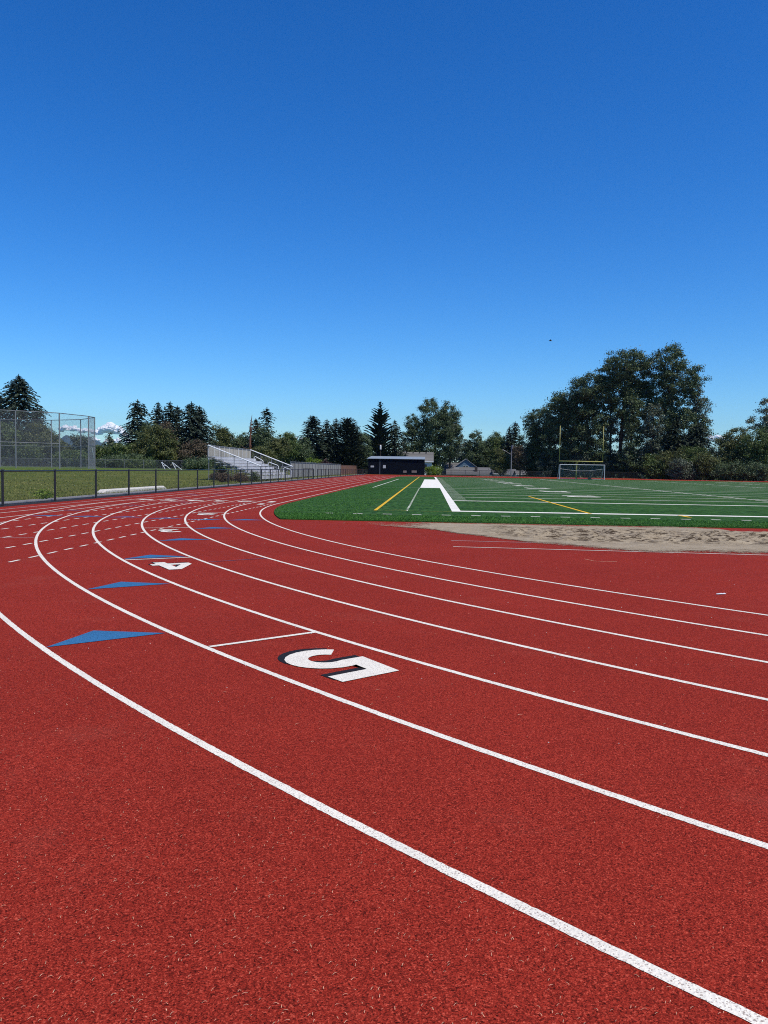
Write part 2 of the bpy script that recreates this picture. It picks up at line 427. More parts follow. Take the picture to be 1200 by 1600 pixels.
for n, th in {6: .262, 5: .268, 4: .2755, 3: .290, 2: .3065}.items(): triangle(n, th, M['blue'], .36)
for n, th in {6: .19, 5: .095, 4: .012}.items(): triangle(n, th, M['purple'], .4)
for n, dy in ((5, 2.2), (4, 2.6), (6, 7.5), (5, 8.3)):
    x0 = CX-R0-n*LW+.06; x1 = x0+LW-.12
    MB().quad((x0, CY+dy, .0040), (x1, CY+dy, .0040), ((x0+x1)/2, CY+dy+.6, .0040)).build('exchange_triangle', M['purple'], track)

def stroke(pts, w):
    """outline of a thick polyline with mitred corners"""
    P = [Vector(p) for p in pts]; L = []; Rr = []
    for i, p in enumerate(P):
        d0 = (P[i]-P[i-1]).normalized() if i else (P[1]-P[0]).normalized()
        d1 = (P[i+1]-P[i]).normalized() if i < len(P)-1 else d0
        n0 = Vector((-d0.y, d0.x)); n1 = Vector((-d1.y, d1.x)); m = (n0+n1)
        m = m.normalized() if m.length > 1e-4 else n0
        k = w/2/max(.45, m.dot(n0)); L.append(p+m*k); Rr.append(p-m*k)
    return [tuple(q) for q in L + Rr[::-1]]
def ell(cx, cy, rx, ry, n=28, a0=0, a1=2*PI):
    return [(cx+rx*math.cos(a0+(a1-a0)*k/n), cy+ry*math.sin(a0+(a1-a0)*k/n)) for k in range(n+1 if abs(a1-a0) < 6.28 else n)]
def digit(ch):
    """loops in a box 0..0.66 wide, 0..1 high, up = +y"""
    if ch == '1': return [[(.22, 0), (.46, 0), (.46, 1), (.26, 1), (.08, .80), (.22, .78)]]
    if ch == '2': return [stroke([(.10, .72)] + ell(.33, .71, .225, .19, 12, PI, -.55) + [(.12, .10), (.64, .10)], .2)]
    if ch == '3': return [stroke([(.08, .80)] + ell(.31, .72, .20, .18, 10, 2.6, -1.35) + ell(.31, .29, .23, .20, 12, 1.35, -2.6), .17)]
    if ch == '4': return [[(.37, 0), (.57, 0), (.57, .22), (.68, .22), (.68, .40), (.57, .40), (.57, 1), (.36, 1), (.0, .40), (.0, .22), (.37, .22)], [(.37, .40), (.19, .40), (.37, .72)]]
    if ch == '5': return [stroke([(.62, .905), (.165, .905), (.125, .545)] + ell(.31, .325, .235, .235, 16, 1.95, -2.45), .19)]
    if ch == '6': return [stroke([(.56, .90), (.36, .88), (.16, .62), (.10, .34)], .18), ] + [ell(.33, .28, .33, .28), ell(.33, .27, .14, .11)] if False else [
        [(.50, 1), (.62, .90), (.40, .72), (.30, .57)] + ell(.34, .29, .32, .28, 20, 1.75, -PI) + [(.02, .45), (.14, .72), (.30, .90)], ell(.34, .28, .14, .12)]
    if ch == '0': return [ell(.33, .5, .33, .5), ell(.33, .5, .14, .30)]
    return []
def place(loops, o, right, up):
    return [[(o[0]+x*right[0]+y*up[0], o[1]+x*right[1]+y*up[1]) for x, y in lp] for lp in loops]
def track_number(ch, n, th, h=.84, wd=.86, shadow=True):
    """bottom of the numeral faces the start line; up is the running direction"""
    mid = R0 + (n-.5)*LW; thm = th + h/2/mid
    up = Vector((math.sin(thm), -math.cos(thm))); out = Vector((-math.cos(thm), -math.sin(thm)))
    p0 = Vector(pol(n-.5, th)) - out*.33*wd
    o = poly2d('lane_number', place(digit(ch), p0, out*wd, up*h), .0055, M['white'], track)
    if shadow:
        s0 = p0 - up*.075 + out*.012
        poly2d('number_shadow', place(digit(ch), s0, out*wd, up*h), .0030, M['black'], o)
track_number('5', 5, .7445, .88, .92); track_number('4', 4, .5750, .86, .82); track_number('3', 3, .3990, .78, .80); track_number('2', 2, .2195, .78, .8)
track_number('1', 1, .012, .78, .8)
for n in range(1, 7):                     # finish-line numerals, read while running towards the camera
    xm = CX - R0 - (n-.5)*LW
    poly2d('lane_number', place(digit(str(n)), (xm+.30, CY+1.75), (-.9, 0), (0, -1.0)), .0055, M['white'], track)
# runway beside the pit
for y0 in (15.88, 14.62):
    ribbon('runway_line', [(.45+x, y0-.063*x) for x in (0, 6, 14, 30)], .05, .004, M['faint'] if y0 > 15 else M['white'], track)
MB().quad((8.1, 19.35, .022), (9.0, 19.3, .022), (9.0, 19.55, .022), (8.1, 19.6, .022)).build('takeoff_board', M['white'], track)

# ------------------------------------------------------------------ kerb along the fence
b = MB(); b.box(-14.62, -14.02, -20, 172, -.06, .075)
props(b.build('kerb', M['kerb']), 'grey concrete mow kerb running along the foot of the track fence', 'kerb', kind='structure')
b = MB(); b.box(-14.015, -13.63, -20, 172, -.06, .012)  # flat strip in a dark colour between rubber and kerb
props(b.build('edge_strip', M['darkstrip']), 'narrow dark strip between the red track and the concrete kerb', 'ground', kind='structure')

# ------------------------------------------------------------------ turf field
def turf_outline():
    Rt = R0 - .42; Y0 = 21.2; Y1 = 2*(EY+60*YD) - Y0
    a0 = math.asin((CY-Y0)/Rt)
    pts = [(CX-Rt*math.cos(t), CY-Rt*math.sin(t)) for t in np.linspace(a0, 0, 24)]
    pts += [(CX-Rt*math.cos(t), FCY+Rt*math.sin(t)) for t in np.linspace(0, a0, 24)]
    pts += [(CX+Rt*math.cos(t), FCY+Rt*math.sin(t)) for t in np.linspace(a0, 0, 24)]
    pts += [(CX+Rt*math.cos(t), CY-Rt*math.sin(t)) for t in np.linspace(0, a0, 24)]
    return pts
pts = turf_outline()
b = MB(); n = len(pts)
b.v = [(x, y, .03) for x, y in pts] + [(x, y, -.01) for x, y in pts]
b.f = [tuple(reversed(range(n)))] + [(i, (i+1) % n, n+(i+1) % n, n+i) for i in range(n)]
me_t = b.build('football_field', M['turf']); bm = bmesh.new(); bm.from_mesh(me_t.data); bmesh.ops.recalc_face_normals(bm, faces=bm.faces[:]); bm.to_mesh(me_t.data); bm.free()
field = props(me_t, 'green artificial turf field marked with white and yellow lines', 'playing field', kind='structure')
TZ = .034
def rect(b, x0, x1, y0, y1, z=TZ): b.quad((x0, y0, z), (x1, y0, z), (x1, y1, z), (x0, y1, z))
def frect(name, x0, x1, y0, y1, m, z=TZ):
    b = MB(); rect(b, x0, x1, y0, y1, z); return b.build(name, m, field)
frect('sideline', SX, SX+.3, EY, FAR_E, M['twhite']); frect('sideline', SR, SR+.3, EY, FAR_E, M['twhite'])
frect('end_line', SX+.3, SR, EY, EY+.55, M['twhite']); frect('end_line', SX+.3, SR, FAR_E-.13, FAR_E, M['twhite'])
Y25, Y75 = GY+25*YD, GY+75*YD
frect('coach_box', SX-1.45, SX, Y25, Y75, M['twhite']); frect('coach_box', SR+.3, SR+1.75, Y25, Y75, M['twhite'])
frect('team_area_line', SX-4.85, SX-4.75, Y25-1.5, Y75, M['tgrey'])
frect('team_area_line', SX-4.75, SX-1.45, Y25-.2, Y25-.1, M['tgrey']); frect('team_area_line', SX-4.75, SX-1.45, Y75, Y75+.1, M['tgrey'])
for k in range(21):
    y = GY + 5*YD*k
    frect('yard_line', SX+.3, SR, y-(.1 if k else .2), y+(.1 if k else .2), M['tgrey'] if k else M['twhite'])
b = MB()
for k in range(1, 100):
    if k % 5: rect(b, SX+.34, SX+.95, GY+k*YD-.05, GY+k*YD+.05); rect(b, SR-.65, SR-.05, GY+k*YD-.05, GY+k*YD+.05)
b.build('yard_ticks', M['tgrey'], field)
b = MB()
for k in range(1, 100):
    if k % 5:
        for xh in (SX+.3+16.26, SR-16.26): rect(b, xh-.3, xh+.3, GY+k*YD-.14, GY+k*YD+.14)
b.build('hash_marks', M['twhite'], field)
b = MB(); y = EY
while y < Y25-.8: rect(b, SX-1.52, SX-1.45, y, y+.42); y += .914
b.build('restraining_dashes', M['tgrey'], field)
b = MB(); x = -3.2
while x < 50: rect(b, x, x+.28, 24.06+.02*x, 24.19+.02*x); x += .894
b.build('restraining_dashes', M['twhite'], field)
def field_number(txt, y):
    for side in (0, 1):
        if side == 0: x0 = SX+.3+6.4; up = (1.83, 0); rt = (0, -1.83); ys_ = [y+1.42, y-.22]
        else: x0 = SR-6.4; up = (-1.83, 0); rt = (0, 1.83); ys_ = [y-1.42, y+.22]
        for ch, yy in zip(txt, ys_): poly2d('yard_number', place(digit(ch), (x0, yy), rt, up), TZ+.004, M['twhite'], field)
for k, t_ in enumerate(['10', '20', '30', '40', '50', '40', '30', '20', '10']): field_number(t_, GY+10*YD*(k+1))
# soccer markings in yellow
frect('soccer_line', -1.83, -1.72, EY-.16, FAR_E, M['tyellow'], TZ+.002)
frect('soccer_line', -1.72, SX, EY-.16, EY-.09, M['tdim'], TZ+.002)
frect('soccer_line', 5.22, 5.34, EY+.15, EY+16.5, M['tyellow'], TZ+.002)
frect('soccer_line', 5.34, 45.3, EY+16.5, EY+16.6, M['tdim'], TZ+.002)
frect('soccer_line', 8.05, 8.2, EY-.95, EY+.12, M['tyellow'], TZ+.002)
frect('soccer_line', -2.8, -1.95, 35.3, 35.42, M['tdim'], TZ+.002)
frect('soccer_line', 5.34, 45.3, FAR_E-16.6, FAR_E-16.5, M['tdim'], TZ+.002)
ribbon('corner_arc', [(-1.72+.95*math.cos(a), EY-.05+.95*math.sin(a)) for a in np.linspace(.05, 1.5, 12)], .08, TZ+.002, M['tdim'], field)
for k in (1, 3, 4): frect('soccer_line', 9, 44, GY+k*9.1+2.1, GY+k*9.1+2.2, M['tdim'], TZ+.002)

def turf_fibres():
    V = []; Rt = R0-.44
    while len(V) < 42000:
        if rnd.random() < .6: x = rnd.uniform(-5.4, 14); y = 21.22 + 2.6*rnd.random()**1.5
        else: x = rnd.uniform(-5.4, -2.1); y = 21.3 + 40*rnd.random()**1.6
        if y < CY and math.hypot(x-CX, y-CY) > Rt or y >= CY and CX-x > Rt: continue
        h = rnd.uniform(.01, .032); a = rnd.uniform(0, PI); wv = rnd.uniform(.006, .016); dx, dy = math.cos(a)*wv, math.sin(a)*wv
        V.append([(x-dx, y-dy, .029), (x+dx, y+dy, .029), (x+rnd.gauss(0, .014), y+rnd.gauss(0, .014), .03+h)])
    o = np_quads('turf_fibres', np.array(V), mat_leaf('turf_fibre', (.026, .100, .014), (.100, .235, .045), .15, .05, .9), n=3)
    props(o, 'short green plastic fibres standing along the near edge of the turf', 'turf fibres', kind='stuff')
turf_fibres()

# ------------------------------------------------------------------ sand pit
def sand_pit():
    x0, x1, y0, y1 = -2.2, 16.0, 12.6, 21.6; nx_, ny_ = 260, 130
    X, Y = np.meshgrid(np.linspace(x0, x1, nx_), np.linspace(y0, y1, ny_))
    V = []; cover = []; dug = []
    for x, y in zip(X.ravel(), Y.ravel()):
        top = 21.05 - .55*smooth(6.6, 8.6, x) - .5*smooth(0, -1.6, x)
        bot = 15.55 - .065*(x-.5) + 4.4*smooth(3.0, -1.6, x)*.9 + .5*mnoise.noise((x*.7, y*.3, 3)) - 1.0*smooth(1.5, 4, x)*smooth(9, 4.5, x)
        mid = (top+bot)/2; half = max(.02, (top-bot)/2)
        d = 1 - abs(y-mid)/half
        end = smooth(-1.9, 1.8, x)
        c = smooth(-.28, .42, d)*(.25+.75*end) + .22*mnoise.noise((x*.9, y*.9, 0))
        if x > 7.4 and y > 19.9 + .25*mnoise.noise((x, 0, 0)): c -= .8
        g = smooth(.15, .6, d)*smooth(.6, 2.4, x)*smooth(15.4, 16.6, y)*smooth(20.8, 19.4, y)
        h = .012*max(0, d) + g*(.085*mnoise.fractal((x*2.6, y*4.2, 1.5), .8, 2.1, 4)) + .008*mnoise.noise((x*6, y*6, 4))*max(0, min(1, d*3))
        V.append((x, y, .012 + max(-.004, h))); cover.append(min(1, max(0, c))); dug.append(g)
    me = bpy.data.meshes.new('sand_pit')
    F = [(j*nx_+i, j*nx_+i+1, (j+1)*nx_+i+1, (j+1)*nx_+i) for j in range(ny_-1) for i in range(nx_-1)
         if max(cover[j*nx_+i], cover[j*nx_+i+1], cover[(j+1)*nx_+i], cover[(j+1)*nx_+i+1]) > .06]
    me.from_pydata(V, [], F)
    for nm, d in (('cover', cover), ('dug', dug)):
        a = me.attributes.new(nm, 'FLOAT', 'POINT'); a.data.foreach_set('value', d)
    me.polygons.foreach_set('use_smooth', [True]*len(F)); me.update()
    props(link('sand', me, M['sand']), 'beige jump-pit sand, dug over and spilled onto the red rubber', 'sand', kind='stuff')
sand_pit()

# ------------------------------------------------------------------ litter on the rubber
def strips(name, n, xr, yfun, lrange, wid, m, label, cat):
    out = []
    for _ in range(n):
        x, y = yfun()
        a = rnd.gauss(.85, .55) + (PI/2 if rnd.random() < .12 else 0); L = rnd.uniform(*lrange); c = rnd.gauss(0, .16)
        p = Vector((x, y, 0)); segs = 3; prev = None
        for k in range(segs+1):
            z = .0045 + .003*math.sin(PI*k/segs)
            n_ = Vector((-math.sin(a), math.cos(a), 0))*wid*rnd.uniform(.7, 1.2)/2
            cur = (p+n_+Vector((0, 0, z)), p-n_+Vector((0, 0, z)))
            if prev: out.append([prev[0], prev[1], cur[1], cur[0]])
            prev = cur; p = p + Vector((math.cos(a), math.sin(a), 0))*L/segs; a += c*.5
    V = np.array([[tuple(v) for v in q] for q in out])
    o = np_quads(name, V, m); props(o, label, cat, kind='stuff'); return o
def near_pt():
    while True:
        y = 1.6 + 4.5*rnd.random()**1.7; x = rnd.uniform(-.62, .5)*y
        # thicker outside the last lane line, thin on the lanes
        R = math.hypot(x-CX, y-CY); out = R > R0+6*LW
        if rnd.random() < (1.0 if out else .16): return x, y
M['straw'] = plain('dry_clippings', (.74, .44, .28), .7, .2, var=.4, vscale=60)
strips('grass_clippings', 1600, None, near_pt, (.005, .016), .0012, M['straw'], 'tiny dry grass clippings strewn over the red rubber in the foreground', 'clippings')
def far_pt():
    y = rnd.uniform(4, 17); return rnd.uniform(-.5, .55)*y, y
strips('twig_litter', 160, None, far_pt, (.01, .032), .003, M['straw'], 'scattered pale twigs and bits lying on the red lanes', 'litter')
b = MB()
for i, (x, y) in enumerate([(3.42, 9.5), (3.46, 9.51)]):
    b.add([(x-.04, y-.015, .006), (x+.04, y-.01, .010), (x+.03, y+.02, .018), (x-.03, y+.015, .010)], [(0, 1, 2, 3)])
props(b.build('torn_tape', M['whitesteel']), 'scrap of white tape lying on the red surface near the right edge', 'tape')
ribbon('curved_twig', [(2.52, 13.0), (2.62, 12.72), (2.8, 12.66), (2.98, 12.74)], .012, .006, M['straw'], None)
props(bpy.data.objects['curved_twig'], 'thin curved twig lying on red rubber below the sand', 'twig')
M['pebble'] = plain('pale_pebble', (.6, .55, .5), .8, .2, var=.2)
b = MB()
for _ in range(150):
    x, y = far_pt(); r = rnd.uniform(.002, .0055)
    q = [(x+r*math.cos(a)*rnd.uniform(.6, 1.2), y+r*math.sin(a)*rnd.uniform(.6, 1.2)) for a in (0, 1.3, 2.5, 3.8, 5)]
    b.add([(u, v, .001) for u, v in q] + [(x, y, r*1.1)], [(i, (i+1) % 5, 5) for i in range(5)])
props(b.build('gravel', M['pebble']), 'pale specks of grit scattered over the red lanes', 'grit', kind='stuff')

# ------------------------------------------------------------------ chain-link fences
def chain_panel(name, pts, z0, z1, m, parent):
    """pts: list of (x, y, ground z)"""
    me = bpy.data.meshes.new(name); V = []; F = []; UV = []; u = 0
    for i, p in enumerate(pts):
        if i: u += math.hypot(p[0]-pts[i-1][0], p[1]-pts[i-1][1])
        V += [(p[0], p[1], p[2]+z0), (p[0], p[1], p[2]+z1)]; UV += [(u, z0), (u, z1)]
        if i: F.append((2*i-2, 2*i, 2*i+1, 2*i-1))
    me.from_pydata(V, [], F); uvl = me.uv_layers.new(name='UVMap')
    for lp in me.loops: uvl.data[lp.index].uv = UV[lp.vertex_index]
    return link(name, me, m, parent)
def fence(name, pts, h, label, mat_post, mat_mesh, r=.042, rail=.026, group=None, bottom=True):
    root = empty(name, pts[0]); props(root, label, 'fence', group)
    o0 = Vector(pts[0]); L = [tuple(Vector(p)-o0) for p in pts]
    for p in L:
        b = MB(); b.tube([(p[0], p[1], p[2]-.1), (p[0], p[1], p[2]+h)], r, 8); b.tube([(p[0], p[1], p[2]+h), (p[0], p[1], p[2]+h+.035)], [r*1.25, r*.5], 8)
        b.build('post', mat_post, root)
    b = MB(); b.tube([(p[0], p[1], p[2]+h-.03) for p in L], rail, 6); b.build('top_rail', mat_post, root)
    if bottom:
        b = MB(); b.tube([(p[0], p[1], p[2]+.05) for p in L], rail*.6, 6); b.build('bottom_rail', mat_post, root)
    chain_panel('chain_link', L, .04, h-.03, mat_mesh, root)
    return root
FX = -13.83
posts = [y for y in np.arange(10.6, 93, 3.62)] + [94.3]
fence('chainlink_fence', [(FX, y, 0) for y in posts], 1.17, 'long low black chain-link fence along the left edge of the track, up to the gate', M['blacksteel'], M['chain'])
fence('chainlink_fence', [(FX, y, 0) for y in list(np.arange(97.6, 178, 3.62))], 1.17, 'black chain-link fence from the gate onward to the navy shed', M['blacksteel'], M['chain'])
g = empty('gate_leaf', (FX, 94.5, 0)); props(g, 'open dark gate leaf standing at the gap in the track fence', 'gate')
b = MB()
b.tube([(-.1, .1, .08), (-1.3, .35, .08), (-1.3, .35, 1.25), (-.1, .1, 1.25), (-.1, .1, .08)], .03, 6); b.build('frame', M['blacksteel'], g)
chain_panel('chain_link', [(-.1, .1, 0), (-1.3, .35, 0)], .08, 1.25, M['chain'], g)
fence('chainlink_fence', [(x, 130+.02*x, ground_z(x, 130)) for x in np.arange(-92, -25, 3.2)], 1.45, 'distant grey chain-link fence across the grass in front of the left trees', M['greysteel'], M['chaingrey'], r=.03)
fence('chainlink_fence', [(x, 175.3, 0) for x in np.arange(1.5, 26.6, 3.1)], 1.25, 'black chain-link fence behind the far curve, in front of the blue-gabled house', M['blacksteel'], M['chain'], r=.04, rail=.03)
fence('chainlink_fence', [(x, 175.3-.55*max(0, x-44), 0) for x in np.arange(29.2, 68, 3.1)], 1.35, 'dark chain-link fence at the foot of the big trees on the right', M['blacksteel'], M['chain'], r=.035, rail=.025)

# ------------------------------------------------------------------ concrete block behind the fence
def block():
    root = MB()
    pr = [(0, 0), (0, .14), (.06, .2), (.3, .2), (.36, .14), (.36, 0)]
    L = 8.9; n = len(pr)
    b = MB()
    for y, sc, zz in ((0, 1, .35), (.35, 1, 1), (L-.35, 1, 1), (L, 1, .35)):
        b.v += [(x, y, z*zz) for x, z in pr]
    for k in range(3): b.f += [(k*n+i, k*n+i+1, (k+1)*n+i+1, (k+1)*n+i) for i in range(n-1)]
    b.f += [tuple(range(n)), tuple(reversed(range(3*n, 4*n)))]
    o = b.build('concrete_beam', M['concrete']); o.location = (-15.5, 36.2, .02)
    bm = bmesh.new(); bm.from_mesh(o.data); bmesh.ops.recalc_face_normals(bm, faces=bm.faces[:]); bm.to_mesh(o.data); bm.free()
    props(o, 'long low whitish concrete beam lying on the grass just behind the track fence', 'beam')
block()

# ------------------------------------------------------------------ grandstand
def bleachers():
    Y0, Y1 = 73.0, 90.4; X0 = -15.7; rows = 7; dp = .70; rise = .30
    root = empty('bleachers', (X0, Y0, 0)); L = Y1-Y0
    props(root, 'pale aluminium bleachers with fenced back and sloping white handrails', 'bleachers')
    for k in range(rows):
        x = -k*dp; z = .42 + k*rise
        b = MB(); b.box(x-.28, x, 0, L, z, z+.05); b.build('seat_plank', M['alu'], root)
        b = MB(); b.box(x-dp+.02, x-.30, 0, L, z-.22, z-.18); b.build('foot_plank', M['alu'], root)
        b = MB(); b.box(x-.03, x-.008, 0, L, z-.21, z-.004); b.build('riser_board', M['alu'], root)
    BX = -rows*dp; BZ = .42+rows*rise
    for y in np.linspace(.15, L-.15, 9):                      # understructure frames
        b = MB(); b.obox((-.1, y, .36), (BX, y, BZ-.3), .05, .07); b.obox((BX+.05, y, 0), (BX+.05, y, BZ-.25), .06, .06); b.obox((BX*.5, y, 0), (BX*.5, y, BZ*.5), .05, .05)
        b.obox((BX+.05, y, .2), (BX*.5, y, BZ*.45), .04, .04); b.obox((-.1, y, 0), (-.1, y, .36), .05, .05); b.build('support_frame', M['greysteel'], root)
    HT = BZ+.78
    b = MB(); b.box(BX-.02, BX+.01, .1, L-.1, BZ-.55, HT-.03); p_ = b.build('back_panel', mat_boards('tan_slat_infill', (.30, .28, .23), (.46, .44, .37), .30, True, (.22, .21, .18), .12), root)
    for y in np.linspace(.05, L-.05, 10):
        b = MB(); b.tube([(BX+.05, y, BZ-.6), (BX+.05, y, HT)], .03, 6); b.build('back_post', M['alu'], root)
    b = MB(); b.tube([(BX+.05, 0, HT), (BX+.05, L, HT)], .03, 6); b.tube([(BX+.06, 0, BZ-.28), (BX+.06, L, BZ-.28)], .045, 6); b.build('back_rail', M['greysteel'], root)
    for y in (0, L):                                          # sloping end guards
        gd = empty('end_guard', (0, 0, 0)); gd.parent = root
        b = MB(); b.tube([(BX, y, HT), (.05, y, 1.44)], .055, 8); b.build('guard_rail', M['whitesteel'], gd)
        b = MB(); b.tube([(BX, y, BZ-.25), (.05, y, .62)], .03, 6); b.build('mid_rail', M['greysteel'], gd)
        for k in range(5):
            f = k/4; x = BX*(1-f)+.05*f
            b = MB(); b.tube([(x, y, .25+BZ*(1-f)*.75), (x, y, HT*(1-f)+1.44*f)], .035, 6); b.build('guard_post', M['greysteel'], gd)
        chain_panel('chain_link', [(BX, y, BZ-.4), (.05, y, .35)], .1, 1.0, M['chaingrey'], gd)
    b = MB(); b.tube([(.1, 0, 1.44), (.1, L*.42, 1.44)], .03, 6); b.tube([(.1, L*.58, 1.44), (.1, L, 1.44)], .03, 6)
    for y in np.concatenate([np.linspace(0, L*.42, 5), np.linspace(L*.58, L, 5)]): b.tube([(.1, y, .1), (.1, y, 1.44)], .03, 6)
    b.build('front_rail', M['greysteel'], root)
    for (pa, ya, pb, yb, Y_) in ((397, 713, 411, 719, 86.5), (419, 722, 435, 727, 84), (443, 730.5, 455, 733.5, 83)):
        p0 = at(pa, ya, Y_) - Vector((X0, Y0, 0)); p1 = at(pb, yb, Y_) - Vector((X0, Y0, 0)); dn = Vector((0, 0, -.75))
        b = MB(); b.tube([p0+dn, p0+dn*.15, p0+Vector((.1, 0, 0)), p1-Vector((.1, 0, 0)), p1+dn*.15, p1+dn], .035, 8); b.build('aisle_rail', M['whitesteel'], root)
bleachers()

# tall slatted fence and brown board fence behind the track fence
def slat_fence():
    root = empty('slatted_fence', (-17.2, 97.5, 0)); L = 55
    props(root, 'tall pale slatted fence standing behind the gate', 'fence')
    b = MB(); b.box(-.03, .0, 0, L, .1, 1.98); b.build('panel', mat_boards('pale_slats', (.21, .21, .205), (.36, .365, .35), .38, True, (.13, .13, .13), .2), root)
    for y in np.arange(0, L+.1, 3.05):
        b = MB(); b.tube([(.05, y, 0), (.05, y, 2.1)], .045, 6); b.build('post', M['greysteel'], root)
    b = MB(); b.tube([(.05, 0, 2.02), (.05, L, 2.02)], .035, 6); b.build('top_rail', M['greysteel'], root)
slat_fence()
def board_fence():
    root = empty('board_fence', (-17.2, 153, 0)); L = 37
    props(root, 'reddish brown wooden board fence left of the navy shed', 'fence')
    b = MB(); b.box(-.03, 0, 0, L, 0, 1.85); b.build('panel', mat_boards('brown_boards', (.16, .085, .065), (.25, .14, .11), .15), root)
    b = MB(); b.box(-.06, .05, 0, L, 1.85, 1.9); b.build('cap_board', plain('brown_cap', (.22, .13, .10), .8, .2), root)
    for y in np.arange(0, L+.1, 2.6):
        b = MB(); b.box(.003, .1, y, y+.1, 0, 1.84); b.build('post', plain('brown_post', (.18, .10, .08), .8, .2) if 'brown_post' not in bpy.data.materials else bpy.data.materials['brown_post'], root)
board_fence()

# ------------------------------------------------------------------ baseball backstop
def backstop():
    H = 7.02
    P = [(-66, 81.5), (-58.2, 87.9), (-50.45, 94.6), (-46.6, 98), (-45.4, 103.8), (-45.66, 106.4), (-50.04, 111.8), (-55.62, 114.4), (-63.7, 115.0), (-72, 113)]
    z0 = .72; root = empty('backstop', (P[2][0], P[2][1], z0)); props(root, 'tall galvanised chain-link baseball backstop enclosure on the grass at left', 'backstop')
    Q = [(x-P[2][0], y-P[2][1]) for x, y in P]
    for i, (x, y) in enumerate(Q):
        b = MB(); b.tube([(x, y, -.1), (x, y, H)], .075 if i != 3 else .09, 8); b.build('post', M['greysteel'], root)
    for i in range(len(Q)-1):
        hs_ = (H-.04, 3.15) if i != 3 else (H-.04, 4.0)
        for h in hs_:
            if i == 3 and h < 6: continue
            b = MB(); b.tube([(*Q[i], h), (*Q[i+1], h)], .05, 6); b.build('rail', M['greysteel'], root)
        chain_panel('chain_link', [(*Q[i], 0), (*Q[i+1], 0)], .02, H-.05, M['chaindense'] if i == 4 else M['chaingrey'], root)
    m_ = MB(); a = Vector((*Q[4], 0)); c = Vector((*Q[5], 0)); d = (c-a); n_ = Vector((d.y, -d.x, 0)).normalized()*.1
    p = [a+d*.35, a+d*.62]
    m_.add([p[0]+n_+Vector((0, 0, 3.0)), p[1]+n_+Vector((0, 0, 1.7)), p[1]+n_+Vector((0, 0, 1.2))+d*.1, p[0]+n_+Vector((0, 0, 2.7))+d*.1,
            p[0]+n_*1.4+Vector((0, 0, 3.0)), p[1]+n_*1.4+Vector((0, 0, 1.7)), p[1]+n_*1.4+Vector((0, 0, 1.2))+d*.1, p[0]+n_*1.4+Vector((0, 0, 2.7))+d*.1],
           [(0, 1, 2, 3), (7, 6, 5, 4), (0, 4, 5, 1), (1, 5, 6, 2), (2, 6, 7, 3), (3, 7, 4, 0)])
    m_.build('banner', M['whitesteel'], root)
backstop()
for px_, lab in ((262, 'pale leaning A-frame on the far grass left of the bleachers, the steeper of two'), (279, 'pale leaning A-frame on the far grass nearest the bleachers')):
    q = at(px_, 728, 122); gz = ground_z(q.x, q.y); root = empty('a_frame', (q.x, q.y, gz)); props(root, lab, 'frame', 'a-frames on the far grass')
    b = MB(); b.obox((-.4, 0, 0), (-1.0, 0, 1.1), .09, .07); b.build('leg', M['whitesteel'], root)
    b = MB(); b.obox((.35, .5, 0), (-.95, .1, 1.08), .09, .07); b.build('leg', M['whitesteel'], root)
    b = MB(); b.obox((-.85, 0, .55), (-.2, .3, .55), .05, .05); b.build('crossbar', M['whitesteel'], root)

